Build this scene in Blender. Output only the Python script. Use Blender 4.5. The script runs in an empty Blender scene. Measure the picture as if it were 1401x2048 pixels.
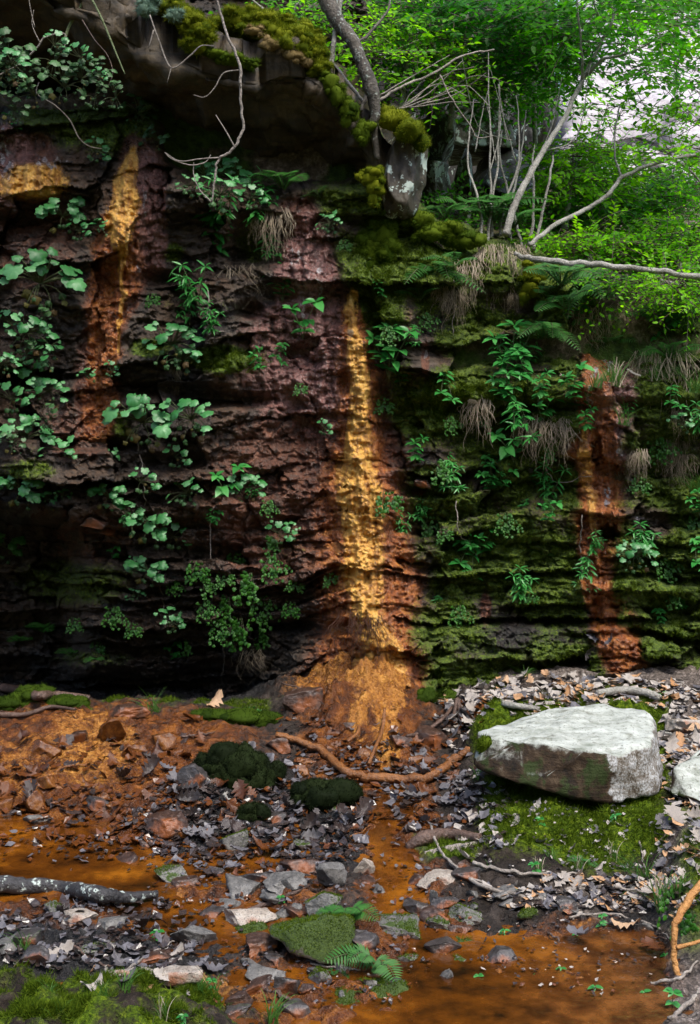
import bpy, bmesh, math, random
import numpy as np
from mathutils import Vector, Matrix, Euler

S = bpy.context.scene
COL = S.collection
R = math.radians
rng = np.random.default_rng(7)
random.seed(7)

# ------------------------------------------------------------------ camera, sky, sun, exposure
FPX = 2500.0; HOR = 700.0; CX = 700.5; CY = -5.0; CZ = 1.4     # focal length and horizon row in photo pixels
cam = bpy.data.objects.new('camera', bpy.data.cameras.new('camera')); COL.objects.link(cam)
cam.location = (0, CY, CZ); cam.rotation_euler = (R(90), 0, 0)
cam.data.sensor_fit = 'VERTICAL'; cam.data.sensor_height = 36.0; cam.data.sensor_width = 24.6
cam.data.lens = 36.0 * FPX / 2048; cam.data.shift_y = -(1024 - HOR) / 2048
cam.data.clip_start = 0.05; cam.data.clip_end = 400
S.camera = cam
SUN_EL, SUN_AZ = 63.0, 145.0          # azimuth clockwise from +Y (the way the camera looks)
W_ = bpy.data.worlds.new('World'); S.world = W_; W_.use_nodes = True
nt = W_.node_tree; nt.nodes.clear()
sky = nt.nodes.new('ShaderNodeTexSky'); sky.sky_type = 'NISHITA'; sky.sun_disc = False
sky.sun_elevation = R(SUN_EL); sky.sun_rotation = R(SUN_AZ); sky.air_density = 1.0; sky.dust_density = 3.0; sky.ozone_density = 1.0
bg = nt.nodes.new('ShaderNodeBackground'); bg.inputs[1].default_value = 0.15
wo = nt.nodes.new('ShaderNodeOutputWorld'); nt.links.new(sky.outputs[0], bg.inputs[0]); nt.links.new(bg.outputs[0], wo.inputs[0])
sun = bpy.data.objects.new('sun', bpy.data.lights.new('sun', 'SUN')); COL.objects.link(sun)
sun.data.energy = 1.5; sun.data.angle = R(14); sun.data.color = (1.0, 0.96, 0.88)
sd = Vector((math.sin(R(SUN_AZ)) * math.cos(R(SUN_EL)), math.cos(R(SUN_AZ)) * math.cos(R(SUN_EL)), math.sin(R(SUN_EL))))
sun.rotation_euler = sd.to_track_quat('Z', 'Y').to_euler()
S.view_settings.view_transform = 'Standard'; S.view_settings.look = 'None'
S.view_settings.exposure = 1.3; S.view_settings.gamma = 1.0
S.cycles.max_bounces = 5; S.cycles.diffuse_bounces = 3; S.cycles.transparent_max_bounces = 4
S.cycles.caustics_reflective = False; S.cycles.caustics_refractive = False

# ------------------------------------------------------------------ noise
_pr = np.random.default_rng(99)
PERM = _pr.permutation(256).astype(np.int64); PERM = np.concatenate([PERM, PERM, PERM])
_a = _pr.uniform(0, 2 * np.pi, 256); G2 = np.stack([np.cos(_a), np.sin(_a)], 1)
_g = _pr.normal(size=(256, 3)); G3 = _g / np.linalg.norm(_g, axis=1)[:, None]
def fade(t): return t * t * t * (t * (t * 6 - 15) + 10)
def perlin(x, y, z=None):
    x = np.asarray(x, float); y = np.asarray(y, float)
    xi = np.floor(x).astype(np.int64); yi = np.floor(y).astype(np.int64)
    xf = x - xi; yf = y - yi; X = xi & 255; Y = yi & 255; u = fade(xf); v = fade(yf)
    if z is None:
        def g(i, j):
            h = PERM[PERM[(X + i) & 255] + ((Y + j) & 255)]
            return G2[h, 0] * (xf - i) + G2[h, 1] * (yf - j)
        a = g(0, 0) + u * (g(1, 0) - g(0, 0)); b = g(0, 1) + u * (g(1, 1) - g(0, 1))
        return (a + v * (b - a)) * 1.5
    z = np.asarray(z, float); zi = np.floor(z).astype(np.int64); zf = z - zi; Z = zi & 255; w = fade(zf)
    def g3(i, j, k):
        h = PERM[PERM[PERM[(X + i) & 255] + ((Y + j) & 255)] + ((Z + k) & 255)]
        return G3[h, 0] * (xf - i) + G3[h, 1] * (yf - j) + G3[h, 2] * (zf - k)
    def pl(k):
        a = g3(0, 0, k); a = a + u * (g3(1, 0, k) - a); b = g3(0, 1, k); b = b + u * (g3(1, 1, k) - b)
        return a + v * (b - a)
    a = pl(0); return (a + w * (pl(1) - a)) * 1.5
def fbm(x, y, z=None, o=4, gain=0.5):
    s = 0; a = 1.0; f = 1.0
    for k in range(o):
        s = s + a * (perlin(x * f + 17.3 * k, y * f - 9.1 * k) if z is None else perlin(x * f + 17.3 * k, y * f - 9.1 * k, z * f + 5.7 * k))
        a *= gain; f *= 2.03
    return s
def sst(a, b, x):
    t = np.clip((np.asarray(x, float) - a) / (b - a), 0, 1); return t * t * (3 - 2 * t)
def interp(x, pts):
    p = np.array(pts, float); return np.interp(x, p[:, 0], p[:, 1])
def flow(u, v, pts, soft=0.5):
    """Mask of a downward streak: pts = (v, centre u, half width)."""
    p = np.array(pts, float); c = np.interp(v, p[:, 0], p[:, 1]); w = np.interp(v, p[:, 0], p[:, 2])
    m = 1 - sst(1 - soft, 1 + soft, np.abs(u - c) / np.maximum(w, 1e-3))
    return m * sst(p[0, 0] - 25, p[0, 0] + 15, v) * (1 - sst(p[-1, 0] - 15, p[-1, 0] + 25, v))
def blob(u, v, cu, cv, ru, rv, soft=0.45):
    return 1 - sst(1 - soft, 1 + soft, np.sqrt(((u - cu) / ru) ** 2 + ((v - cv) / rv) ** 2))

# ------------------------------------------------------------------ photo pixel <-> place
def P(u, v, y):
    d = y - CY
    return Vector(((u - CX) / FPX * d, y, CZ + (HOR - v) / FPX * d))
def px(x, y, z):
    d = y - CY; return CX + x / d * FPX, HOR - (z - CZ) / d * FPX

# ------------------------------------------------------------------ labels
LM = {
 'the yellow seep in the upper left wall': (85, 360), 'the upper left ochre drip': (245, 440), 'the left rust-stained blocks': (205, 660),
 'the black hollow under the overhang': (640, 290), 'the hanging pale branch': (480, 230), 'the dark recess in the upper left corner': (120, 90),
 'the mossy lip of the overhang': (480, 80), 'the lichened boulder ending the overhang': (810, 330), 'the head of the purple-brown wet streak': (600, 430),
 'the purple-brown wet streak': (615, 680), 'the tip of the central ochre streak': (702, 600), 'the narrow part of the central ochre streak': (722, 800),
 'the widest part of the central ochre streak': (722, 1000), 'the lower part of the central ochre streak': (735, 1200), 'the foot of the central ochre streak': (750, 1430),
 'the square brown blocks of the wall': (520, 860), 'the thin brown shale layers': (580, 1130), 'the dark undercut at the wall foot': (170, 1320),
 'the bulging ledge at the left': (60, 1020), 'the thin slab jutting from the wall': (200, 1045), 'the mossy shelf on the left wall': (450, 720),
 'the hanging root mat': (1000, 530), 'the mossy ledge on the right wall': (930, 800), 'the grey wet patch in the right wall': (840, 950),
 'the head of the right rust streak': (1190, 740), 'the right rust streak': (1190, 980), 'the foot of the right rust streak': (1240, 1300),
 'the hole beside the right rust streak': (1210, 1065), 'the fallen branch on the rim': (1220, 540), 'the grassy rim': (1330, 700),
 'the dark right end of the wall': (1380, 1000), 'the grey shale ledges': (1000, 1285), 'the leaf litter at the wall foot': (1010, 1385),
 'the white boulder': (1140, 1500), 'the half-seen pale boulder': (1375, 1560), 'the mossy bank': (1120, 1670), 'the reed-edged bank foot': (1200, 1770),
 'the arching orange root': (1350, 1860), 'the muddy pool': (1130, 1940), 'the lichened log': (160, 1800), 'the mossy wedge rock': (630, 1870),
 'the moss-domed stone': (750, 1975), 'the two pale block stones': (300, 1945), 'the tilted red slab': (215, 1455), 'the black mossy mound': (470, 1510),
 'the curved muddy root': (700, 1560), 'the orange mud slope': (180, 1540), 'the rusty shallows': (260, 1720), 'the rusty rill': (800, 1730),
 'the moss lawn in the near corner': (200, 2015), 'the stones of the rill': (640, 1750), 'the dark leaf mould': (480, 1650), 'the black mud in the near left': (150, 1890),
}
USED = {}
def where(u, v):
    q = sorted(LM.items(), key=lambda kv: (kv[1][0] - u) ** 2 + (kv[1][1] - v) ** 2)
    out = []
    for n, (a, b) in q[:3]:
        du, dv = u - a, v - b; d = math.hypot(du, dv)
        if d < 32: rel = 'at'
        else:
            rel = ('right of' if du > 0 else 'left of') if abs(du) > abs(dv) else ('below' if dv > 0 else 'above')
            if d < 70: rel = 'just ' + rel
            elif d > 140: rel = 'well ' + rel
        out.append(rel + ' ' + n)
    return out
def label_for(kind, u, v, extras=()):
    w = where(u, v)
    cand = ['%s %s' % (kind, w[0])] + ['%s %s, %s' % (kind, e, w[0]) for e in extras] + ['%s %s and %s' % (kind, w[0], w[1]), '%s %s and %s' % (kind, w[0], w[2]), '%s %s and %s' % (kind, w[1], w[2])]
    for c in cand:
        if c not in USED and len(c.split()) <= 16:
            USED[c] = 1; return c
    return cand[0]

# ------------------------------------------------------------------ mesh helpers
class MB:
    def __init__(s): s.v = []; s.f = []; s.m = []; s.n = 0
    def add(s, verts, faces, mat=0):
        """verts (n,3); faces: array (k, 3|4) or list of index tuples."""
        verts = np.asarray(verts, float).reshape(-1, 3)
        s.v.append(verts)
        if isinstance(faces, np.ndarray): s.f.append(faces.astype(np.int64) + s.n); s.m.append(np.full(len(faces), mat))
        else:
            by = {}
            for f in faces: by.setdefault(len(f), []).append(f)
            for k, fl in by.items(): s.f.append(np.array(fl, np.int64) + s.n); s.m.append(np.full(len(fl), mat))
        s.n += len(verts)
    def mesh(s, name, mats, smooth=True):
        me = bpy.data.meshes.new(name)
        V = np.concatenate(s.v) if s.v else np.zeros((0, 3))
        me.vertices.add(len(V)); me.vertices.foreach_set('co', V.astype(np.float32).ravel())
        tot = np.concatenate([np.full(len(f), f.shape[1]) for f in s.f]); li = np.concatenate([f.ravel() for f in s.f])
        me.loops.add(len(li)); me.loops.foreach_set('vertex_index', li.astype(np.int32))
        me.polygons.add(len(tot)); st = np.concatenate([[0], np.cumsum(tot)[:-1]])
        me.polygons.foreach_set('loop_start', st.astype(np.int32)); me.polygons.foreach_set('loop_total', tot.astype(np.int32))
        for m in (mats if isinstance(mats, (list, tuple)) else [mats]): me.materials.append(m)
        me.polygons.foreach_set('material_index', np.concatenate(s.m).astype(np.int32))
        me.polygons.foreach_set('use_smooth', np.full(len(tot), smooth))
        me.update(calc_edges=True); me.validate()
        return me
    def build(s, name, mats, parent=None, smooth=True):
        o = bpy.data.objects.new(name, s.mesh(name, mats, smooth)); COL.objects.link(o)
        if parent: o.parent = parent
        return o
    def tube(s, pts, radii, sides=6, mat=0, jitter=0.0):
        pts = np.asarray(pts, float); n = len(pts); radii = np.broadcast_to(np.asarray(radii, float), (n,)) if np.ndim(radii) == 0 else np.interp(np.linspace(0, 1, n), np.linspace(0, 1, len(radii)), radii)
        t = np.gradient(pts, axis=0); t /= np.linalg.norm(t, axis=1)[:, None] + 1e-9
        up = np.array([0.31, 0.83, 0.46]); a = np.cross(t, up); a /= np.linalg.norm(a, axis=1)[:, None] + 1e-9; b = np.cross(t, a)
        an = np.linspace(0, 2 * np.pi, sides, endpoint=False)
        rr = radii[:, None] * (1 + jitter * rng.normal(size=(n, sides)))
        V = pts[:, None, :] + rr[:, :, None] * (np.cos(an)[None, :, None] * a[:, None, :] + np.sin(an)[None, :, None] * b[:, None, :])
        i = np.arange(n - 1)[:, None] * sides; j = np.arange(sides)[None, :]; j2 = (j + 1) % sides
        F = np.stack([i + j, i + j2, i + sides + j2, i + sides + j], -1).reshape(-1, 4)
        s.add(V.reshape(-1, 3), F, mat)
        k = s.n - n * sides
        s.f.append(np.array([list(range(k, k + sides))[::-1]])); s.m.append(np.array([mat]))
        s.f.append(np.array([list(range(k + (n - 1) * sides, k + n * sides))])); s.m.append(np.array([mat]))
def smooth_path(pts, n=8):
    pts = np.asarray(pts, float)
    if len(pts) < 3: return np.array([pts[0] + (pts[-1] - pts[0]) * t for t in np.linspace(0, 1, n)])
    e = np.concatenate([[2 * pts[0] - pts[1]], pts, [2 * pts[-1] - pts[-2]]]); out = []
    for i in range(1, len(e) - 2):
        for t in np.linspace(0, 1, n, endpoint=False):
            a, b, c, d = e[i - 1], e[i], e[i + 1], e[i + 2]
            out.append(0.5 * (2 * b + (c - a) * t + (2 * a - 5 * b + 4 * c - d) * t * t + (3 * b - a - 3 * c + d) * t ** 3))
    out.append(pts[-1]); return np.array(out)
def tag(o, label=None, cat=None, group=None, kind=None):
    if label: o['label'] = label
    if cat: o['category'] = cat
    if group: o['group'] = group
    if kind: o['kind'] = kind
    return o
def empty(name, loc=(0, 0, 0)):
    o = bpy.data.objects.new(name, None); COL.objects.link(o); o.location = loc; o.empty_display_size = 0.05; return o
def attr(me, name, arr):
    a = me.attributes.new(name, 'FLOAT_COLOR', 'POINT'); a.data.foreach_set('color', np.asarray(arr, np.float32).ravel())
def rotm(rx, ry, rz): return np.array(Euler((rx, ry, rz)).to_matrix())

# ------------------------------------------------------------------ materials
class NB:
    def __init__(s, name):
        s.m = bpy.data.materials.new(name); s.m.use_nodes = True; s.t = s.m.node_tree; s.t.nodes.clear()
        s.out = s.t.nodes.new('ShaderNodeOutputMaterial'); s._tc = None
    def n(s, t, **k):
        x = s.t.nodes.new(t)
        for a, b in k.items(): setattr(x, a, b)
        return x
    def put(s, sock, v):
        if v is None: return
        if isinstance(v, bpy.types.NodeSocket): s.t.links.new(v, sock)
        elif isinstance(v, (tuple, list)): sock.default_value = tuple(v) + ((1,) if len(v) == 3 and sock.type == 'RGBA' else ())
        else: sock.default_value = v
    def co(s, scale=(1, 1, 1), kind='Object'):
        if s._tc is None: s._tc = s.n('ShaderNodeTexCoord')
        mp = s.n('ShaderNodeMapping'); s.t.links.new(s._tc.outputs[kind], mp.inputs[0]); mp.inputs['Scale'].default_value = scale
        return mp.outputs[0]
    def noise(s, scale, detail=4, rough=0.55, vec=None, dist=0.0):
        x = s.n('ShaderNodeTexNoise'); s.put(x.inputs['Vector'], vec if vec is not None else s.co())
        x.inputs['Scale'].default_value = scale; x.inputs['Detail'].default_value = detail; x.inputs['Roughness'].default_value = rough; x.inputs['Distortion'].default_value = dist
        return x.outputs['Fac']
    def voro(s, scale, vec=None, feature='F1'):
        x = s.n('ShaderNodeTexVoronoi'); x.feature = feature; s.put(x.inputs['Vector'], vec if vec is not None else s.co()); x.inputs['Scale'].default_value = scale
        return x.outputs['Distance']
    def ramp(s, fac, stops):
        x = s.n('ShaderNodeValToRGB'); s.put(x.inputs[0], fac); e = x.color_ramp.elements
        while len(e) < len(stops): e.new(0.5)
        for a, (p, c) in zip(e, stops): a.position = p; a.color = (c if isinstance(c, (tuple, list)) else (c, c, c)) + (() if isinstance(c, tuple) and len(c) == 4 else (1,))
        return x.outputs[0]
    def mix(s, fac, a, b, mode='MIX'):
        x = s.n('ShaderNodeMix', data_type='RGBA', blend_type=mode); s.put(x.inputs[0], fac); s.put(x.inputs[6], a); s.put(x.inputs[7], b); return x.outputs[2]
    def math(s, op, a, b=0.0, c=None, clamp=False):
        x = s.n('ShaderNodeMath', operation=op, use_clamp=clamp); s.put(x.inputs[0], a); s.put(x.inputs[1], b)
        if c is not None: s.put(x.inputs[2], c)
        return x.outputs[0]
    def sstep(s, a, b, x):
        n = s.n('ShaderNodeMapRange', interpolation_type='SMOOTHSTEP'); s.put(n.inputs[0], x); n.inputs[1].default_value = a; n.inputs[2].default_value = b; return n.outputs[0]
    def attr(s, name):
        x = s.n('ShaderNodeAttribute'); x.attribute_name = name; sp = s.n('ShaderNodeSeparateColor'); s.t.links.new(x.outputs['Color'], sp.inputs[0])
        return sp.outputs[0], sp.outputs[1], sp.outputs[2], x.outputs['Alpha']
    def bump(s, h, strength=0.5, dist=0.01, normal=None):
        x = s.n('ShaderNodeBump'); x.inputs['Strength'].default_value = strength; x.inputs['Distance'].default_value = dist; s.put(x.inputs['Height'], h)
        if normal is not None: s.put(x.inputs['Normal'], normal)
        return x.outputs[0]
    def normz(s):
        g = s.n('ShaderNodeNewGeometry'); sp = s.n('ShaderNodeSeparateXYZ'); s.t.links.new(g.outputs['Normal'], sp.inputs[0]); return sp.outputs[2]
    def island(s): return s.n('ShaderNodeNewGeometry').outputs['Random Per Island']
    def objrand(s): return s.n('ShaderNodeObjectInfo').outputs['Random']
    def bsdf(s, color, rough=0.7, spec=0.5, normal=None, transl=None, tcol=None, coat=None):
        b = s.n('ShaderNodeBsdfPrincipled'); s.put(b.inputs['Base Color'], color); s.put(b.inputs['Roughness'], rough); s.put(b.inputs['Specular IOR Level'], spec)
        if normal is not None: s.put(b.inputs['Normal'], normal)
        if coat is not None: s.put(b.inputs['Coat Weight'], coat); b.inputs['Coat Roughness'].default_value = 0.12; s.put(b.inputs['Coat Normal'], normal)
        o = b.outputs[0]
        if transl:
            t = s.n('ShaderNodeBsdfTranslucent'); s.put(t.inputs[0], tcol if tcol is not None else color)
            mx = s.n('ShaderNodeMixShader'); mx.inputs[0].default_value = transl; s.t.links.new(o, mx.inputs[1]); s.t.links.new(t.outputs[0], mx.inputs[2]); o = mx.outputs[0]
        s.t.links.new(o, s.out.inputs[0]); return s.m

def earth_material(name, ground=False):
    """Rock or ground with stains and some painted shade carried as vertex masks: mask = rust, ochre, moss, wet; more = purple, black with shade, pale, litter."""
    b = NB(name)
    ru, oc, mo, we = b.attr('mask'); pu, bl, pa, li = b.attr('more')
    n1 = b.noise(3.2, 5, 0.6); n2 = b.noise(22, 5, 0.65); n3 = b.noise(95, 4, 0.6); n4 = b.noise(260, 3, 0.6)
    band = b.noise(7, 5, 0.62, b.co((0.55, 0.55, 4.5)))
    nn = b.math('ADD', b.math('MULTIPLY', n2, 0.6), b.math('MULTIPLY', n3, 0.5))       # about 0.55
    def cut(m, k=1.25 if ground else 0.75, a=0.22 if ground else 0.32, c=0.78 if ground else 0.62): return b.sstep(a, c, b.math('ADD', m, b.math('MULTIPLY', b.math('SUBTRACT', nn, 0.55), k)))
    if ground: rock = b.ramp(n2, [(0.3, (0.006, 0.005, 0.004)), (0.5, (0.022, 0.016, 0.012)), (0.7, (0.055, 0.043, 0.036))])
    else:
        rock = b.ramp(band, [(0.30, (0.006, 0.005, 0.004)), (0.45, (0.024, 0.016, 0.010)), (0.58, (0.066, 0.046, 0.030)), (0.74, (0.14, 0.112, 0.092))])
        rock = b.mix(b.sstep(0.42, 0.62, n1), rock, b.ramp(n2, [(0.3, (0.010, 0.007, 0.004)), (0.6, (0.080, 0.042, 0.020)), (0.8, (0.16, 0.11, 0.07))]))
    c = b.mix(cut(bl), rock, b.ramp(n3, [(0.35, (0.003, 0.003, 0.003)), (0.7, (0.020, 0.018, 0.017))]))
    if ground: c = b.mix(cut(ru), c, b.ramp(n2, [(0.32, (0.022, 0.006, 0.001)), (0.52, (0.105, 0.030, 0.003)), (0.74, (0.26, 0.088, 0.010))]))
    else:
        c = b.mix(b.math('MULTIPLY', cut(ru, 1.1, .25, .75), .92), c, b.ramp(n2, [(0.30, (0.030, 0.010, 0.006)), (0.52, (0.115, 0.038, 0.018)), (0.72, (0.22, 0.092, 0.048))]))
        c = b.mix(b.math('MULTIPLY', cut(pu, 1.0, .2, .6), .9), c, b.ramp(n2, [(0.3, (0.075, 0.024, 0.017)), (0.7, (0.31, 0.145, 0.125))]))
        c = b.mix(b.math('MULTIPLY', cut(li, 1.3, .15, .7), .92), c, b.ramp(n2, [(0.28, (0.075, 0.018, 0.004)), (0.5, (0.27, 0.074, 0.010)), (0.72, (0.46, 0.18, 0.030))]))
    oc1 = b.ramp(b.math('ADD', b.math('MULTIPLY', b.noise(30, 4, .6, b.co((1, 1, .3))), .5), b.math('MULTIPLY', nn, .5)), [(0.36, (0.20, 0.075, 0.012)), (0.46, (0.42, 0.19, 0.034)), (0.54, (0.66, 0.345, 0.058)), (0.66, (0.80, 0.50, 0.13))]) if not ground else \
        b.ramp(nn, [(0.36, (0.07, 0.024, 0.004)), (0.52, (0.25, 0.092, 0.012)), (0.70, (0.50, 0.235, 0.045))])
    c = b.mix(cut(oc, 1.2, 0.2, 0.72), c, oc1)
    c = b.mix(cut(pa, 0.9), c, b.ramp(n3, [(0.35, (0.16, 0.13, 0.12)), (0.65, (0.5, 0.45, 0.46))]))
    if ground: c = b.mix(b.math('MULTIPLY', cut(li, 1.0), 0.8), c, b.ramp(n3, [(0.3, (0.05, 0.042, 0.036)), (0.55, (0.17, 0.14, 0.12)), (0.75, (0.42, 0.36, 0.33))]))
    mcol = b.ramp(n3, [(0.3, (0.012, 0.022, 0.002)), (0.52, (0.062, 0.105, 0.005)), (0.75, (0.17, 0.21, 0.012))])
    mf = cut(mo, 1.0)
    c = b.mix(mf, c, mcol)
    rough = b.math('SUBTRACT', 0.74, b.math('ADD', b.math('MULTIPLY', we, 0.52), b.math('MULTIPLY', pu, 0.2))); rough = b.math('ADD', rough, b.math('MULTIPLY', b.math('SUBTRACT', n2, 0.5), 0.35))
    rough = b.math('MAXIMUM', b.math('ADD', rough, b.math('MULTIPLY', mf, 0.5)), 0.12, clamp=True)
    h = b.math('ADD', b.math('MULTIPLY', n2, 1.0), b.math('ADD', b.math('MULTIPLY', n3, 0.55), b.math('MULTIPLY', n4, 0.25)))
    nrm = b.bump(h, 0.9, 0.022)
    gl = b.math('MULTIPLY', b.math('MAXIMUM', pu, b.math('MULTIPLY', ru, .5)), b.math('MULTIPLY', b.math('SUBTRACT', 1.0, mf), 0.0 if ground else 1.0), clamp=True)
    return b.bsdf(c, rough, coat=gl, normal=nrm, spec= b.math('ADD', b.math('MULTIPLY', we, 0.3), 0.12) if ground else 0.5)
M_CLIFF = earth_material('layered wet rock')
M_GROUND = earth_material('mud and leaf mould', True)

def stone_material(name, lo, mid, hi, moss=0.0, rough=0.6, speck=0.5, rust=0.0, lichen=0.0, bands=0.0):
    b = NB(name)
    n1 = b.noise(9, 4, 0.6); n2 = b.noise(70, 4, 0.65); n3 = b.noise(300, 3, 0.7)
    c = b.ramp(b.math('ADD', b.math('MULTIPLY', n1, 0.55), b.math('MULTIPLY', n2, 0.45)), [(0.33, lo), (0.5, mid), (0.68, hi)])
    if bands: c = b.mix(b.math('MULTIPLY', b.sstep(0.5, 0.62, b.noise(9, 4, 0.6, b.co((0.6, 0.6, 7)))), bands), c, lo)
    if speck: c = b.mix(b.math('MULTIPLY', b.sstep(0.54, 0.62, n3), speck), c, tuple(x * 0.28 for x in lo))
    if rust: c = b.mix(b.math('MULTIPLY', b.sstep(0.55 - rust * 0.25, 0.68 - rust * 0.2, n1), 0.9), c, (0.2, 0.06, 0.014))
    if lichen: c = b.mix(b.sstep(0.60 - 0.12 * lichen, 0.63 - 0.12 * lichen, b.noise(16, 6, 0.7)), c, (0.42, 0.50, 0.44))
    h = b.math('ADD', b.math('MULTIPLY', n2, 1.0), b.math('MULTIPLY', n3, 0.5))
    if moss:
        f = b.math('ADD', b.math('MULTIPLY', b.normz(), 0.30), b.math('MULTIPLY', n1, 1.0)); f = b.sstep(0.98 - 0.55 * moss, 1.10 - 0.55 * moss, b.math('ADD', f, b.math('MULTIPLY', b.math('SUBTRACT', n2, 0.5), 0.5)))
        c = b.mix(f, c, b.ramp(n3, [(0.3, (0.010, 0.022, 0.003)), (0.55, (0.035, 0.062, 0.006)), (0.8, (0.085, 0.11, 0.012))]))
        rough = b.math('ADD', b.math('MULTIPLY', f, 0.9 - rough), rough)
    return b.bsdf(c, rough, 0.5, b.bump(h, 0.6, 0.006))
ST = {
 'grey': stone_material('grey gritty stone', (0.04, 0.038, 0.034), (0.11, 0.105, 0.098), (0.22, 0.21, 0.195), speck=0.8),
 'greymoss': stone_material('grey stone with moss', (0.05, 0.05, 0.046), (0.13, 0.125, 0.115), (0.27, 0.26, 0.24), moss=0.45, speck=0.7),
 'wet': stone_material('dark wet stone', (0.018, 0.016, 0.015), (0.05, 0.044, 0.042), (0.12, 0.11, 0.11), rough=0.28, speck=0.3, rust=0.15),
 'brown': stone_material('wet brown stone', (0.018, 0.010, 0.007), (0.055, 0.030, 0.021), (0.14, 0.10, 0.085), rough=0.3, rust=0.25, speck=0.5),
 'rust': stone_material('rust coated stone', (0.035, 0.011, 0.003), (0.115, 0.038, 0.007), (0.24, 0.095, 0.018), rough=0.25, speck=0.15),
 'pale': stone_material('pale speckled stone', (0.16, 0.125, 0.10), (0.30, 0.26, 0.215), (0.44, 0.41, 0.37), speck=0.8, rust=0.06),
 'mossy': stone_material('moss covered stone', (0.04, 0.03, 0.022), (0.09, 0.075, 0.06), (0.2, 0.19, 0.17), moss=1.0, speck=0.4),
 'black': stone_material('black mossy stone', (0.006, 0.006, 0.005), (0.014, 0.014, 0.011), (0.03, 0.03, 0.022), moss=0.35, speck=0.2),
 'slab': stone_material('dark overhanging sandstone', (0.009, 0.007, 0.003), (0.042, 0.027, 0.010), (0.095, 0.066, 0.030), lichen=0.0, bands=0.6, speck=0.2, moss=0.1),
 'lichen': stone_material('lichen grey boulder', (0.035, 0.028, 0.016), (0.075, 0.062, 0.036), (0.15, 0.15, 0.115), lichen=0.6, moss=0.3, speck=0.3),
 'nose': stone_material('brown lichened boulder', (0.014, 0.010, 0.006), (0.040, 0.030, 0.016), (0.10, 0.085, 0.055), lichen=0.32, moss=0.25, speck=0.3),
 'outcrop': stone_material('pale sunlit outcrop', (0.22, 0.20, 0.22), (0.45, 0.42, 0.445), (0.60, 0.565, 0.595), speck=0.4, bands=.5),
 'dark': stone_material('dark forest rock', (0.008, 0.007, 0.005), (0.022, 0.018, 0.013), (0.06, 0.055, 0.042), moss=0.3, lichen=0.1, bands=0.3),
}
def white_boulder_material():
    b = NB('white weathered boulder'); nz = b.normz()
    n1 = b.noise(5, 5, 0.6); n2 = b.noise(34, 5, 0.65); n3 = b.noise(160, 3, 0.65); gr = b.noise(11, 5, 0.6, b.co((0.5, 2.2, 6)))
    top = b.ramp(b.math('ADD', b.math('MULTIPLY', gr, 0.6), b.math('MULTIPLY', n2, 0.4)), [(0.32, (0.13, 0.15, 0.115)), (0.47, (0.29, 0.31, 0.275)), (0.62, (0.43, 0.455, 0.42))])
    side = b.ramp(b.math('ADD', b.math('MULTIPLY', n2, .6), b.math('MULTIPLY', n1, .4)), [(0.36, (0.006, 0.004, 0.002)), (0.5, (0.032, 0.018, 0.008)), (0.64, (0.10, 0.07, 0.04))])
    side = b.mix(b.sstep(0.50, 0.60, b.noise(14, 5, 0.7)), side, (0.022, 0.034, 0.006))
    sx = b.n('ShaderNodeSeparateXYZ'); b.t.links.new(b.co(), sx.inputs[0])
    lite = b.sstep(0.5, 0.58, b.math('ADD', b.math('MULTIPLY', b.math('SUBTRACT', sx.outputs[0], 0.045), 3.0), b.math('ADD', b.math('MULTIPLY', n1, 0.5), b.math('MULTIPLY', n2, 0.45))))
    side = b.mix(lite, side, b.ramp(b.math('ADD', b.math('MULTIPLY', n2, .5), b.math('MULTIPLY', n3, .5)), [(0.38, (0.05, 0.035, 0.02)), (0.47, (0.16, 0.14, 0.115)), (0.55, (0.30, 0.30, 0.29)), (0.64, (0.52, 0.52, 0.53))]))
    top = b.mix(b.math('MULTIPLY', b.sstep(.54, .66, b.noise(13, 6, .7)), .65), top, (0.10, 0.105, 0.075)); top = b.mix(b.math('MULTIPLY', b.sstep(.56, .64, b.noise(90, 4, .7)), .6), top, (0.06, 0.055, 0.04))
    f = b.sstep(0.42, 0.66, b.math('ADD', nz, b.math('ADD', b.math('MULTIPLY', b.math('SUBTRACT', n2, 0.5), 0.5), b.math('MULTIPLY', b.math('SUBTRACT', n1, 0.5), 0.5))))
    return b.bsdf(b.mix(f, side, top), 0.8, 0.3, b.bump(b.math('ADD', b.math('ADD', n2, b.math('MULTIPLY', n3, 0.5)), gr), 0.55, 0.008))
M_WHITE = white_boulder_material()

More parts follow.
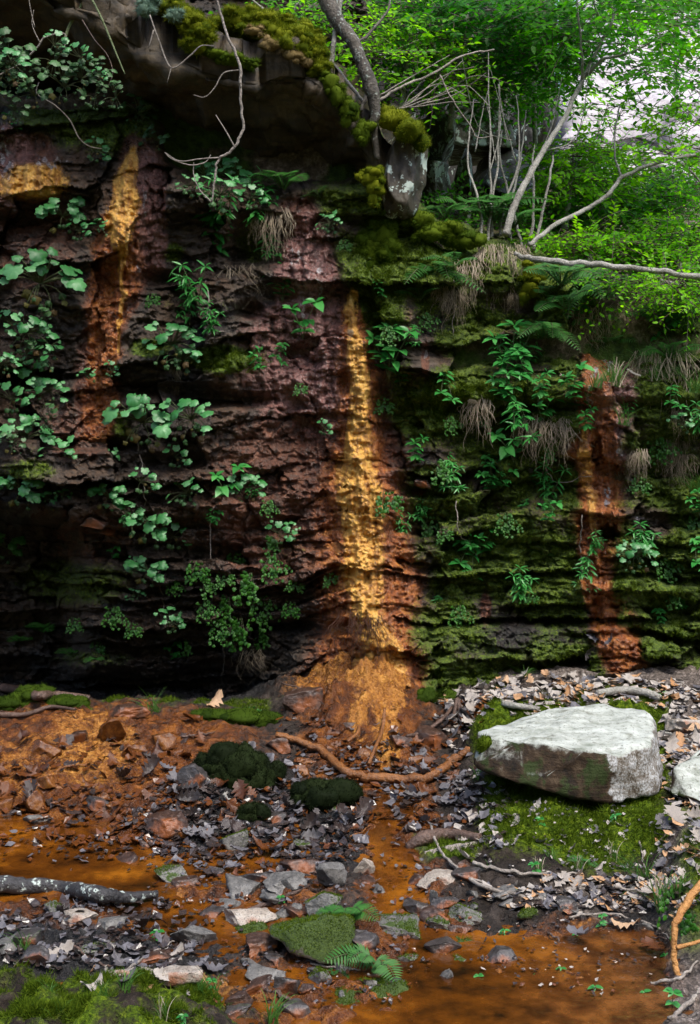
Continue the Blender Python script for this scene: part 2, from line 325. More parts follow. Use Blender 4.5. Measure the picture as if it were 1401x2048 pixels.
def leaf_material(name, c0, c1, transl=0.35, rough=0.45, tmul=1.6, spec=0.4, clump=False):
    b = NB(name); r = b.island()
    if clump: r = b.math('ADD', b.math('MULTIPLY', r, .55), b.math('MULTIPLY', b.sstep(.36, .64, b.noise(3.5, 3, .6)), .5), clamp=True)
    c = b.mix(r, c0, c1); c = b.mix(b.math('MULTIPLY', b.noise(60, 2), 0.5), c, tuple(x * 0.55 for x in c0))
    t = b.mix(r, tuple(min(1, x * tmul) for x in c0), tuple(min(1, x * tmul) for x in c1))
    return b.bsdf(c, rough, spec, None, transl, t)
LF = {
 'alum': leaf_material('blue green rosette leaf', (0.028, 0.165, 0.036), (0.115, 0.33, 0.115), 0.15, 0.45, 1.2, 0.5),
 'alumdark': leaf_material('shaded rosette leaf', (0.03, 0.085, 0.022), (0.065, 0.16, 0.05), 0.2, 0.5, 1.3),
 'withered': leaf_material('yellowing leaf', (0.13, 0.13, 0.02), (0.11, 0.055, 0.022), 0.3, 0.6, 1.2),
 'herb': leaf_material('herb leaf', (0.025, 0.19, 0.030), (0.075, 0.33, 0.065), 0.22, 0.38, 1.5),
 'creeper': leaf_material('small creeping leaf', (0.015, 0.085, 0.006), (0.05, 0.19, 0.014), 0.25, 0.5, 1.4),
 'fern': leaf_material('fern frond', (0.022, 0.11, 0.012), (0.055, 0.19, 0.025), 0.3, 0.5, 1.5),
 'grass': leaf_material('grass blade', (0.04, 0.13, 0.014), (0.10, 0.22, 0.035), 0.3, 0.5, 1.4),
 'drygrass': leaf_material('dry pale root', (0.27, 0.22, 0.15), (0.52, 0.44, 0.33), 0.15, 0.7, 1.1),
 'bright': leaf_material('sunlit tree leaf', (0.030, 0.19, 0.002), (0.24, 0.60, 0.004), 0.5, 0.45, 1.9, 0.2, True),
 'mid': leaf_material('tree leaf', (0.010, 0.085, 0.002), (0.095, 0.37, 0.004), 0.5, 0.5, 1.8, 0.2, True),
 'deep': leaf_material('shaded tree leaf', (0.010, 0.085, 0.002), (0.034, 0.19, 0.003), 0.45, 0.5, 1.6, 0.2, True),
 'moss': leaf_material('moss tuft', (0.030, 0.062, 0.002), (0.11, 0.16, 0.008), 0.3, 0.8, 1.3, 0.1),
 'shademoss': leaf_material('shaded moss tuft', (0.014, 0.032, 0.002), (0.055, 0.095, 0.006), 0.3, 0.8, 1.3, 0.1),
 'goldmoss': leaf_material('golden moss tuft', (0.045, 0.080, 0.002), (0.22, 0.24, 0.010), 0.35, 0.8, 1.3, 0.1),
 'darkmoss': leaf_material('dark moss tuft', (0.004, 0.008, 0.002), (0.016, 0.026, 0.006), 0.25, 0.8, 1.3, 0.1),
 'tanmoss': leaf_material('dead tan moss', (0.14, 0.10, 0.035), (0.30, 0.22, 0.10), 0.25, 0.8, 1.2, 0.1),
 'bluelichen': leaf_material('pale bushy lichen', (0.10, 0.17, 0.12), (0.22, 0.32, 0.24), 0.25, 0.9, 1.1, 0.1),
}
def dead_leaf_material(name, c0, c1, rough):
    b = NB(name); r = b.objrand(); c = b.mix(r, c0, c1); n = b.noise(45, 4, 0.6)
    c = b.mix(b.math('MULTIPLY', b.sstep(0.4, 0.7, n), 0.7), c, tuple(x * 0.4 for x in c0))
    return b.bsdf(c, rough, 0.5, b.bump(b.noise(120, 3), 0.4, 0.003), 0.1, c)
DL = {
 'pale': dead_leaf_material('dry pale leaf', (0.44, 0.40, 0.36), (0.27, 0.23, 0.195), 0.6),
 'grey': dead_leaf_material('wet grey leaf', (0.14, 0.135, 0.15), (0.085, 0.075, 0.075), 0.28),
 'dark': dead_leaf_material('sodden dark leaf', (0.035, 0.028, 0.026), (0.06, 0.04, 0.035), 0.22),
 'rust': dead_leaf_material('rust stained leaf', (0.15, 0.048, 0.010), (0.055, 0.018, 0.007), 0.25),
 'tan': dead_leaf_material('tan leaf', (0.40, 0.20, 0.075), (0.50, 0.33, 0.20), 0.55),
}
def bark_material(name, lo, hi, rough=0.75, lichen=0.0, wetness=0.0):
    b = NB(name); n1 = b.noise(14, 4, 0.6); n2 = b.noise(110, 4, 0.65)
    c = b.ramp(b.math('ADD', b.math('MULTIPLY', n1, 0.5), b.math('MULTIPLY', n2, 0.5)), [(0.36, lo), (0.62, hi)])
    if lichen: c = b.mix(b.math('MULTIPLY', b.sstep(0.56, 0.62, b.noise(38, 5, 0.7)), lichen), c, (0.45, 0.52, 0.47))
    return b.bsdf(c, rough, 0.5, b.bump(b.math('ADD', n2, b.noise(26, 4, .7)), 1.0, 0.008))
BK = {
 'grey': bark_material('pale grey bark', (0.13, 0.12, 0.10), (0.36, 0.35, 0.31)),
 'trunk': bark_material('dark rough bark', (0.022, 0.018, 0.014), (0.11, 0.095, 0.075), lichen=0.5),
 'twig': bark_material('bleached twig', (0.11, 0.09, 0.075), (0.34, 0.30, 0.26)),
 'brown': bark_material('brown wet wood', (0.035, 0.02, 0.014), (0.13, 0.08, 0.06), 0.4),
 'rust': bark_material('mud coated root', (0.10, 0.035, 0.010), (0.26, 0.105, 0.03), 0.28),
 'log': bark_material('lichened black log', (0.008, 0.007, 0.008), (0.05, 0.048, 0.05), 0.55, lichen=1.0),
 'orange': bark_material('orange bare root', (0.30, 0.12, 0.025), (0.48, 0.24, 0.07), 0.5),
 'stem': bark_material('green stem', (0.07, 0.11, 0.035), (0.16, 0.19, 0.08), 0.6),
 'red': bark_material('dark rusty rootlet', (0.03, 0.012, 0.008), (0.11, 0.045, 0.025), 0.4),
}
def water_material():
    b = NB('rust coloured shallow water')
    n1 = b.noise(2.2, 4, 0.6); n2 = b.noise(14, 4, 0.6); n3 = b.noise(60, 3, 0.6)
    c = b.ramp(b.math('ADD', b.math('MULTIPLY', n1, 0.6), b.math('MULTIPLY', n2, 0.4)), [(0.36, (0.012, 0.005, 0.002)), (0.5, (0.085, 0.026, 0.003)), (0.64, (0.23, 0.078, 0.006))])
    sx = b.n('ShaderNodeSeparateXYZ'); b.t.links.new(b.co(), sx.inputs[0])
    deep = b.math('MULTIPLY', b.sstep(0.25, 0.7, sx.outputs[0]), b.math('SUBTRACT', 1.0, b.sstep(-2.3, -1.75, sx.outputs[1])))
    c = b.mix(b.math('MULTIPLY', deep, 0.8), c, b.ramp(n2, [(0.38, (0.018, 0.009, 0.006)), (0.5, (0.055, 0.024, 0.011)), (0.64, (0.12, 0.05, 0.02))]))
    return b.bsdf(c, b.math('MULTIPLY', n2, 0.12), 0.8, b.bump(b.math('ADD', b.math('MULTIPLY', n3, .4), b.math('MULTIPLY', b.noise(11, 3, .5), 1.2)), 0.22, 0.02))
M_WATER = water_material()
def litter_material():
    b = NB('forest floor litter'); n1 = b.noise(4, 5, 0.6); n2 = b.noise(30, 5, 0.7)
    c = b.ramp(n2, [(0.3, (0.02, 0.014, 0.009)), (0.5, (0.10, 0.072, 0.048)), (0.7, (0.28, 0.22, 0.17))])
    c = b.mix(b.sstep(0.44, 0.56, n1), c, b.ramp(n2, [(0.35, (0.012, 0.03, 0.003)), (0.65, (0.06, 0.10, 0.012))]))
    return b.bsdf(c, 0.85, 0.3, b.bump(n2, 0.8, 0.03))
M_LITTER = litter_material()

# ------------------------------------------------------------------ the rock face
OCHRE = {
 'central': [(585, 702, 9), (640, 702, 13), (700, 714, 13), (760, 722, 17), (830, 722, 17), (875, 714, 24), (930, 712, 30), (1000, 722, 44), (1040, 724, 34), (1100, 728, 36), (1180, 724, 34), (1240, 742, 26), (1300, 758, 38), (1400, 764, 60), (1480, 768, 52), (1540, 775, 20)],
 'upper': [(300, 262, 10), (350, 256, 20), (410, 250, 25), (455, 242, 30), (480, 243, 20), (505, 247, 7), (700, 242, 4)],
 'far': [(335, 70, 50), (360, 68, 62), (392, 60, 58)],
 'right': [(830, 1172, 10), (900, 1170, 14), (960, 1174, 14), (1020, 1182, 12), (1060, 1190, 8)],
}
RUST = {
 'central': [(400, 598, 26), (470, 606, 40), (560, 612, 60), (650, 650, 85), (760, 680, 95), (880, 690, 110), (1000, 715, 120), (1100, 730, 110), (1180, 738, 108), (1290, 745, 112), (1380, 735, 140), (1500, 730, 140)],
 'upper': [(270, 262, 18), (330, 280, 44), (470, 270, 62), (560, 235, 60), (640, 215, 45), (760, 195, 42), (880, 190, 40)],
 'right': [(650, 1195, 30), (720, 1205, 50), (800, 1205, 45), (900, 1195, 42), (1040, 1190, 36), (1140, 1195, 32), (1240, 1205, 34), (1290, 1240, 40), (1340, 1260, 40)],
 'far': [(270, 40, 70), (400, 50, 80)],
}
def rim(u): return interp(u, [(-500, -150), (730, -150), (765, 250), (790, 395), (830, 440), (900, 482), (1000, 490), (1060, 520), (1150, 548), (1250, 585), (1401, 612), (2200, 640)]) + 10 * fbm(np.asarray(u) / 40.0, np.asarray(u) * 0 + 3.3, o=3)

def cells(u, v, cu, cv, seed):
    """Broken facets: nearest of jittered cell points; returns F1, F2 and the tilted plane of the nearest cell (about -1..1)."""
    x = u / cu; y = v / cv; xi = np.floor(x).astype(np.int64); yi = np.floor(y).astype(np.int64)
    d1 = np.full(x.shape, 9.0); d2 = np.full(x.shape, 9.0); tl = np.zeros(x.shape)
    for i in (-1, 0, 1):
        for j in (-1, 0, 1):
            h = PERM[PERM[(xi + i + seed) & 255] + ((yi + j) & 255)]; h2 = PERM[h + 37]; h3 = PERM[h + 91]
            dx = x - (xi + i + .1 + .8 * h / 255.); dy = y - (yi + j + .1 + .8 * h2 / 255.); d = np.sqrt(dx * dx + dy * dy)
            pl = (h3 / 255. - .5) + (h / 255. - .5) * 2.2 * dx + (h2 / 255. - .8) * 1.6 * dy
            n = d < d1; d2 = np.where(n, d1, np.minimum(d2, d)); tl = np.where(n, pl, tl); d1 = np.where(n, d, d1)
    return d1, d2, tl
def strata(u, v):
    r = np.random.default_rng(21)
    uw = u + 26 * fbm(u / 220, v / 170 + 5) + 7 * fbm(u / 30, v / 26 + 9, o=3)
    vw = v + 40 * fbm(u / 420 + 3, v / 900, o=2) + 9 * fbm(u / 120 + 8, v / 400, o=2) + 4.5 * fbm(u / 26, v / 34, o=3) + 0.03 * (u - 700)
    b = [-400.0]
    while b[-1] < 1700:
        y = b[-1]; b.append(y + (r.uniform(30, 120) if y < 930 else r.uniform(18, 52) if y < 1080 else r.uniform(10, 38)))
    b = np.array(b); k = np.clip(np.searchsorted(b, vw) - 1, 0, len(b) - 2)
    th = b[k + 1] - b[k]; t = (vw - b[k]) / th
    D = np.zeros_like(u); EV = np.full_like(u, 99.0)
    L = r.normal(size=len(b)); hang = r.uniform(0.015, 0.085, len(b)) * r.choice([.5, 1, 1], len(b))
    for i in range(len(b) - 1):
        s = k == i
        if not s.any(): continue
        h = b[i + 1] - b[i]; thick = h > 40
        w = [-700.0 - r.uniform(0, 100)]
        while w[-1] < 2400: w.append(w[-1] + (r.uniform(50, 230) if thick else r.uniform(60, 330)))
        w = np.array(w); us = uw[s] + (t[s] - .5) * r.uniform(-40, 40)
        q = np.clip(np.searchsorted(w, us) - 1, 0, len(w) - 2)
        bw = w[q + 1] - w[q]; ti = (us - w[q]) / bw
        amp = 0.056 if thick else 0.012 + 0.0009 * h
        off = r.normal(size=len(w)) * amp + L[i] * amp * 0.9; tx = r.normal(size=len(w)) * amp * 1.6; ty = r.normal(size=len(w)) * amp * 0.9; jw = r.uniform(-.6, 1, len(w))
        D[s] = off[q] + tx[q] * (ti - .5) + ty[q] * (t[s] - .5)
        EV[s] = np.where(jw[q] > 0, np.minimum(ti, 1 - ti) * bw, 99.0)
    hk = hang[k] * np.where(th > 40, 1, .55)
    D += hk * (0.35 - np.clip(t, 0, 1) ** 2.2)                                   # tops lie back, the lower edge hangs out
    EH = np.minimum(t, 1 - t) * th; g = 0.5 + 0.9 * fbm(u / 50 + 40, v / 30, o=3)
    D += 0.024 * np.exp(-(EH / 4.0) ** 2) * np.clip(g, 0, 1.4) + 0.034 * np.exp(-(EV / 4.5) ** 2) * np.clip(g, 0, 1.2)
    D += 0.014 * fbm(u / 60 + 5, v / 44 + 5, o=5, gain=.58)
    for cu, cv, am in ((95, 58, .030), (44, 26, .014), (20, 11, .006)):
        d1, d2, tl = cells(u, v, cu, cv, 5 + cu); lo = 1 if am > .02 else .8 + .5 * (v > 950)
        D += am * lo * tl + am * .35 * np.exp(-((d2 - d1) / .10) ** 2) * np.clip(g, 0, 1.3)
    rd = 1 - np.abs(fbm(u / 70 + 15, v / 46 + 3, o=3)); D += 0.020 * np.clip(rd - .72, 0, 1) * 3
    return D
def masks(u, v):
    f = {'u': u, 'v': v}
    wob = u + 9 * fbm(u / 45 + 11, v / 70, o=4)
    oc = np.zeros_like(u); ru = np.zeros_like(u)
    for k, p in OCHRE.items(): oc = np.maximum(oc, flow(wob + 5 * fbm(u / 11, v / 70 + 4, o=2), v, p, 0.85) * (0.55 if k == 'right' else 1))
    for k, p in RUST.items(): ru = np.maximum(ru, flow(wob, v, p, 0.55))
    ru = np.maximum(ru, 0.62 * blob(u, v, 555, 1000, 160, 210)); ru = np.maximum(ru, 0.55 * blob(u, v, 160, 860, 90, 70))
    ru = np.maximum(ru, 0.5 * blob(u, v, 60, 480, 120, 130)); ru = np.maximum(ru, 0.5 * blob(u, v, 185, 1080, 90, 60)); ru = np.maximum(ru, 0.75 * blob(u, v, 1015, 715, 28, 60))
    ru = np.maximum(ru, 0.8 * blob(u, v, 972, 1215, 12, 35)); ru = np.maximum(ru, .7 * blob(u, v, 851, 715, 9, 45)); ru = np.maximum(ru, 0.5 * blob(u, v, 795, 620, 40, 80))
    pu = np.maximum(blob(wob, v, 612, 600, 62, 170) * 0.95, 0.9 * blob(wob, v, 640, 760, 80, 110)); pu = np.maximum(pu, 0.8 * blob(wob, v, 300, 430, 38, 130)); pu = np.maximum(pu, .8 * blob(u, v, 20, 330, 50, 80))
    pu = np.maximum(pu, 0.95 * blob(wob, v, 1222, 760, 55, 110)); pu = np.maximum(pu, 0.7 * blob(u, v, 1255, 950, 30, 50)); pu = np.maximum(pu, 0.5 * blob(u, v, 560, 720, 90, 130))
    pu = pu * (1 - oc)
    mo = 0.30 + 0.34 * fbm(u / 130 + 31, v / 110, o=4)
    right = sst(720, 800, u)
    mo = mo * (0.55 + 0.75 * right) + 0.24 * right
    for a in [(770, 560, 60, 170, .95), (840, 560, 70, 110, .6), (930, 790, 110, 60, .9), (1000, 880, 120, 90, .6), (1050, 1120, 130, 80, .8), (960, 1130, 120, 90, .7), (1090, 1200, 60, 40, .8), (450, 718, 70, 28, .95),
              (215, 850, 50, 45, .8), (570, 1100, 60, 35, .6), (690, 520, 40, 70, .6), (520, 480, 60, 60, .5), (230, 230, 90, 90, .75), (110, 250, 120, 60, .6), (1320, 780, 110, 90, .7), (1330, 1150, 90, 90, .6),
              (880, 1240, 60, 40, .6), (700, 400, 120, 45, .6), (300, 695, 45, 20, .8), (340, 505, 30, 22, .8), (150, 1160, 140, 60, .55), (1250, 1000, 30, 50, .35), (800, 1000, 40, 60, .5), (640, 830, 25, 60, .4),
              (190, 1320, 100, 22, .7), (60, 940, 60, 25, .6), (1180, 1270, 80, 22, .5), (1360, 700, 120, 120, .6)]:
        mo = np.maximum(mo, a[4] * blob(u, v, *a[:4], 0.6))
    halo = np.maximum(flow(wob, v, [(620, 704, 20), (700, 714, 30), (860, 718, 44), (960, 718, 66), (1100, 732, 84), (1240, 748, 86), (1400, 750, 115), (1540, 760, 100)], .8), np.maximum(.8 * flow(wob, v, [(430, 240, 40), (520, 235, 50), (640, 215, 36), (880, 195, 30)], .6), flow(wob, v, [(690, 1195, 22), (780, 1188, 34), (850, 1184, 42), (1000, 1192, 48), (1150, 1200, 42), (1340, 1255, 44)], .7)))
    mo = mo * (1 - 0.9 * np.clip(oc + ru * 0.75 + pu * .6, 0, 1)) * (1 - 0.7 * sst(1230, 1400, v) * (u < 640))
    bl = np.maximum(0.42 * sst(1120, 1260, v) * sst(660, 560, u), 0.7 * blob(u, v, 840, 960, 45, 60)); bl = np.maximum(bl, 0.55 * blob(u, v, 1020, 1280, 190, 45)); bl = np.maximum(bl, 0.6 * blob(u, v, 600, 290, 220, 90))  # black rock tone, plus shade painted into the undercut, hollow and corner recess
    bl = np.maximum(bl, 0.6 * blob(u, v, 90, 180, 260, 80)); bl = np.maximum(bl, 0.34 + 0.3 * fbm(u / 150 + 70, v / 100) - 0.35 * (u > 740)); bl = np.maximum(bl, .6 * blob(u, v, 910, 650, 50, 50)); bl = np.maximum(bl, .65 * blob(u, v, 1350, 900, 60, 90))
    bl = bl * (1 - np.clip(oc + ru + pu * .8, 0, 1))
    pa = np.zeros_like(u)
    for a in [(592, 515, 12, 20), (100, 325, 35, 14), (8, 300, 10, 50), (1190, 745, 14, 16), (1222, 725, 14, 26), (1278, 1032, 14, 12), (1180, 800, 8, 30), (1240, 900, 8, 30), (1215, 990, 7, 30), (640, 560, 7, 40), (606, 620, 6, 30), (660, 470, 5, 30), (290, 400, 5, 40), (275, 540, 10, 10), (15, 330, 14, 30), (1262, 955, 12, 22), (795, 655, 6, 22), (852, 705, 6, 14)]: pa = np.maximum(pa, 0.8 * blob(u, v, *a, 0.7))
    pa = pa * np.clip(.55 + 1.1 * fbm(u / 9, v / 13, o=3), 0, 1.2)
    we = np.clip(0.25 + 0.75 * np.maximum(np.maximum(ru * .9, pu), bl * 0.8) - 0.25 * oc, 0, 1)
    return oc, ru, mo, we, pu, bl, pa, halo
def cliff_depth(u, v):
    oc, ru, mo, we, pu, bl, pa, ha = masks(u, v)
    fl = np.clip(np.maximum(np.maximum(oc, ru * .8 * sst(0.45, .9, ru)), pu * .75), 0, 1)
    Y = strata(u, v) * (1 - np.maximum(0.66 * fl, 0.86 * oc))
    Y += 0.05 * fbm(u / 260 + 2, v / 260, o=3)
    Y += 0.012 * fbm(u / 34, v / 26, o=4) + 0.004 * fbm(u / 9, v / 8, o=2)
    Y += fl * (0.022 * fbm(u / 16 + 50, v / 90, o=3) + 0.014 * fbm(u / 20, v / 14 + 20, o=4)) - .022 * oc
    Y += 0.02 * mo * fbm(u / 30 + 77, v / 40, o=3)
    # the big forms
    Y -= 0.10 * sst(560, 380, u) * sst(250, 420, v) * sst(1120, 980, v)
    Y += 0.27 * sst(1030, 1075, v + 10 * fbm(u / 60, v * 0)) * sst(190, 110, u) + 0.12 * sst(1080, 1380, v) * sst(660, 480, u) + 0.20 * sst(1235, 1390, v) * sst(620, 420, u)
    Y -= 0.16 * np.exp(-((u - 200) / 110) ** 2) * np.exp(-((v - 1325) / 26) ** 2)                     # block lying in the undercut
    Y -= 0.10 * np.exp(-((u - 110) / 100) ** 2) * np.exp(-((v - 1000) / 45) ** 2)
    Y += 0.95 * sst(385, 290, v + 8 * fbm(u / 50, v / 50)) * sst(300, 420, u) * sst(905, 800, u)      # hollow under the overhang
    Y += 0.40 * sst(265, 170, v) * sst(420, 320, u)
    Y -= 0.05 * np.exp(-((u - 262) / 36) ** 2) * sst(250, 330, v) * sst(560, 470, v) + 0.06 * np.exp(-((u - 243) / 24) ** 2) * sst(330, 440, v) * sst(505, 478, v)
    Y -= 0.07 * np.exp(-((u - 75) / 65) ** 2) * sst(300, 335, v) * sst(405, 388, v)
    Y -= 0.09 * np.exp(-((u - 605) / 45) ** 2) * sst(395, 430, v) * sst(640, 500, v)
    w = interp(v, [(560, 22), (800, 45), (1000, 75), (1200, 100), (1400, 130)]); c = interp(v, [(560, 700), (800, 722), (1000, 726), (1400, 755)])
    Y -= interp(v, [(560, .02), (700, .06), (1000, .12), (1050, .12), (1200, .16), (1340, .22), (1420, .36), (1560, .5)]) * np.exp(-((u - c) / w) ** 2)
    Y += 0.06 * np.exp(-((u - 765) / 22) ** 2) * sst(760, 800, v) * sst(960, 930, v)
    Y -= 0.10 * sst(760, 900, u) * sst(815, 790, v) * sst(700, 780, v) + 0.05 * sst(780, 900, u) * sst(1180, 1250, u * 0 + 1300) * sst(1235, 1255, v)
    Y -= 0.13 * np.exp(-((u - 1020) / 170) ** 2) * sst(1238, 1268, v)
    Y += 0.10 * sst(800, 900, u) * sst(560, 640, v) * sst(760, 700, v)
    Y += 0.22 * sst(1170, 1300, u) * sst(760, 590, v) + 0.06 * sst(1230, 1340, u) * sst(820, 900, v)
    ub = u + 10 * fbm(u / 14, v / 14); vb = v + 10 * fbm(u / 14 + 9, v / 14); Y += 0.16 * blob(ub, vb, 1216, 1066, 18, 12) + 0.10 * blob(ub, vb, 1150, 715, 22, 20) + 0.07 * blob(ub, vb, 1195, 905, 9, 24)
    Y -= 0.05 * flow(u, v, [(690, 1200, 45), (900, 1190, 50), (1340, 1235, 55)], .8) * sst(700, 780, v)
    for a in [(495, 620, 26, 16, .10), (595, 715, 34, 22, .10), (320, 560, 45, 16, .09), (440, 800, 95, 13, .12), (340, 780, 100, 14, .13), (180, 890, 80, 10, .10), (600, 820, 26, 30, .05), (690, 770, 12, 20, .05),
              (500, 500, 40, 30, .08), (690, 905, 10, 20, .04), (60, 440, 70, 18, .10), (350, 925, 70, 16, .09), (650, 1255, 60, 14, .10)]:
        Y += a[4] * blob(u, v, *a[:4], 0.7)
    # the turn at the rim
    rm = rim(u); Y += np.where(u > 740, 0.14 * (1 - sst(0, 45, v - rm)) + np.maximum(rm - v, 0) * 0.012, 0)
    return Y
ua = np.concatenate([np.arange(-560, -40, 12), np.arange(-40, 1445, 2.15), np.arange(1445, 2150, 12)])
va = np.concatenate([np.arange(-160, -10, 12), np.arange(-10, 1420, 2.15), np.arange(1420, 1640, 6)])
UU, VV = np.meshgrid(ua, va)
YY = cliff_depth(UU, VV)
DD = YY - CY
CP = np.stack([(UU - CX) / FPX * DD, YY, CZ + (HOR - VV) / FPX * DD], -1)
tu = np.gradient(CP, axis=1); tv = np.gradient(CP, axis=0)
CN = np.cross(tv, tu); CN /= np.linalg.norm(CN, axis=2)[..., None] + 1e-12
if CN[..., 1].mean() > 0: CN = -CN
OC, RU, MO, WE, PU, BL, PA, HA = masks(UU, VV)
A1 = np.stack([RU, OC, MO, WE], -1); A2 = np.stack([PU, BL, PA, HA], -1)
def Wp(u, v):
    """Point and normal of the rock face seen at photo pixel (u, v)."""
    i = min(len(va) - 1, int(np.searchsorted(va, v))); j = min(len(ua) - 1, int(np.searchsorted(ua, u)))
    return Vector(CP[i, j]), Vector(CN[i, j])
def grid_faces(nv, nu, up=False):
    i = np.arange(nv - 1)[:, None] * nu; j = np.arange(nu - 1)[None, :]
    if up: return np.stack([i + j, i + j + 1, i + nu + j + 1, i + nu + j], -1).reshape(-1, 4)
    return np.stack([i + j, i + nu + j, i + nu + j + 1, i + j + 1], -1).reshape(-1, 4)
def sub_mesh(name, F, Pn, Nn, a1, a2, mat, parent=None):
    ids, inv = np.unique(F.ravel(), return_inverse=True)
    m = MB(); m.add(Pn[ids], inv.reshape(F.shape)); o = m.build(name, mat, parent)
    attr(o.data, 'mask', a1[ids]); attr(o.data, 'more', a2[ids])
    o.data.normals_split_custom_set_from_vertices([tuple(n) for n in Nn[ids].tolist()])
    return o
F = grid_faces(len(va), len(ua)); fl = F[:, 0]
u0 = UU.ravel()[fl]; v0 = VV.ravel()[fl]
keep = v0 > rim(u0) - 34
streak = np.zeros(len(F), int); oc0 = OC.ravel()[fl]; ru0 = RU.ravel()[fl]
streak[(oc0 > .45) & (u0 > 560) & (u0 < 900)] = 1; streak[(oc0 > .45) & (u0 > 190) & (u0 < 330)] = 2; streak[(oc0 > .45) & (u0 < 160)] = 3
streak[(ru0 > .5) & (u0 > 1120) & (u0 < 1320) & (v0 > 690)] = 4
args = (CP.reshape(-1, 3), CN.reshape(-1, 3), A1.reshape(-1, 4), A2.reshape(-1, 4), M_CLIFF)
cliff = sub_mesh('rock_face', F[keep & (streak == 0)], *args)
tag(cliff, 'tall wet layered rock face with mossy ledges and thin shale layers at its foot', 'rock face', kind='structure')
for k, lab in ((1, 'long yellow ochre streak running down the middle of the rock face'), (2, 'short yellow ochre drip high on the left of the rock face'), (3, 'yellow mineral crust on a bulge at the far left'), (4, 'rusty orange streak down the right part of the rock face')):
    o = sub_mesh('mineral_streak', F[keep & (streak == k)], *args, cliff); o['label'] = lab

# ------------------------------------------------------------------ the ground
RILL = [(1530, 775, 30), (1600, 780, 40), (1660, 775, 35), (1720, 790, 45), (1780, 800, 50), (1840, 850, 60), (1900, 900, 110), (2048, 850, 260)]
def ground_fields(x, y):
    d = y - CY; u = CX + x / d * FPX; v = HOR - (0.03 - CZ) / d * FPX
    uw = u + 26 * fbm(x * 6, y * 6 + 4); vw = v + 14 * fbm(x * 7 + 9, y * 7)
    wat = np.maximum.reduce([blob(uw, vw, 200, 1720, 420, 55, .6), blob(uw, vw, 330, 1800, 110, 45), blob(uw, vw, 60, 1640, 130, 40), 0.95 * blob(uw, vw, 1170, 1945, 230, 120), blob(uw, vw, 1060, 1885, 150, 45), 0.9 * flow(uw, vw, RILL, .5), 0.7 * blob(uw, vw, 560, 1980, 190, 80), .6 * blob(uw, vw, 480, 1830, 120, 50)])
    bank = sst(905, 1000, uw - 0.10 * (v - 1500)) * sst(1775, 1700, vw) * sst(1330, 1365, v)
    lawn = blob(uw + 30 * fbm(x * 16, y * 16), vw + 20 * fbm(x * 18 + 5, y * 18), 190, 2035, 300, 72, .5); side = sst(1290, 1390, u) * sst(1690, 1760, v) * sst(2000, 1850, v)
    mound = np.exp(-((u - 722 + 45 * fbm(x * 5, y * 5 + 2, o=3)) / 125) ** 2) * sst(1560, 1395, v + 24 * fbm(x * 6 + 7, y * 3, o=3))
    left = sst(640, 430, u)
    z = 0.022 * fbm(x * 3.2, y * 3.2 + 7, o=3) + 0.014 * fbm(x * 15, y * 22, o=3) + 0.005 * fbm(x * 50, y * 50, o=2)
    z = z + 0.010 * fbm(x * 9 + 4, y * 16, o=2) + 0.022 - 0.040 * wat
    z += 0.05 * sst(-0.7, 0.0, y) * (1 - left) + 0.075 * left * sst(1660, 1490, v) - 0.16 * left * sst(-.45, .25, y)
    z += mound * (0.145 + .05 * fbm(x * 11, y * 11, o=4) + .02 * np.abs(fbm(x * 30, y * 9, o=2)) + .018 * np.round(2 * fbm(x * 6, y * 12 + 5, o=2))) + (0.055 + 0.075 * sst(1640, 1480, v) - 0.085 * sst(1480, 1375, v)) * bank * (1 + .3 * fbm(x * 4, y * 4)) + 0.05 * lawn + 0.10 * side
    z += 0.02 * sst(900, 1000, u) * sst(1420, 1350, v)
    moss = np.maximum.reduce([bank * sst(1395, 1500, v) * (0.85 + 0.5 * fbm(x * 5 + 3, y * 5)) * sst(1375, 1310, u), lawn * (.62 + .5 * fbm(x * 12 + 9, y * 12)), side * .6, .7 * blob(uw, vw, 250, 1432, 330, 20) * (.55 + .8 * fbm(x * 7 + 3, y * 7)), .5 * blob(uw, vw, 495, 1435, 70, 16),  .75 * blob(uw, vw, 930, 1690, 110, 25), .8 * blob(uw, vw, 885, 1385, 55, 20), .45 * blob(uw, vw, 1340, 1640, 70, 60)])
    rust = np.maximum.reduce([blob(uw, vw, 170, 1590, 400, 165), mound * 1.1, .9 * flow(uw, vw, [(1400, 730, 140), (1500, 730, 130), (1600, 790, 90), (1700, 790, 70), (1800, 820, 90), (1900, 800, 230), (2048, 800, 330)], .5), .8 * blob(uw, vw, 270, 1760, 400, 100), .75 * wat])
    rust = rust * (1 - .9 * blob(uw, vw, 520, 1650, 190, 110)) * (1 - moss)
    och = np.maximum.reduce([flow(u + 34 * fbm(x * 9, y * 5, o=3), v, [(1330, 750, 50), (1400, 735, 34), (1470, 722, 24), (1490, 720, 10)], .9), flow(u + 26 * fbm(x * 12 + 4, y * 6, o=3), v, [(1340, 772, 30), (1430, 780, 26), (1500, 776, 24), (1545, 776, 14)], .9), .55 * blob(uw, vw, 640, 1400, 60, 22, .7), .5 * blob(uw, vw, 190, 1520, 95, 75), .35 * blob(uw, vw, 60, 1550, 80, 60), .45 * blob(uw, vw, 480, 1960, 100, 35), .3 * wat])
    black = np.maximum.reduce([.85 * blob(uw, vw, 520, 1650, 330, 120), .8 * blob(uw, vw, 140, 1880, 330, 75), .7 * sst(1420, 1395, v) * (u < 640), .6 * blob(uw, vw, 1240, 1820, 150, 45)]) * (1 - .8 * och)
    lit = np.maximum.reduce([sst(900, 960, u) * sst(1470, 1400, v) * .8, .65 * sst(1290, 1350, uw), .5 * blob(uw, vw, 1180, 1790, 160, 30), .4 * blob(uw, vw, 1010, 1690, 80, 20)]) * (1 - moss * .6)
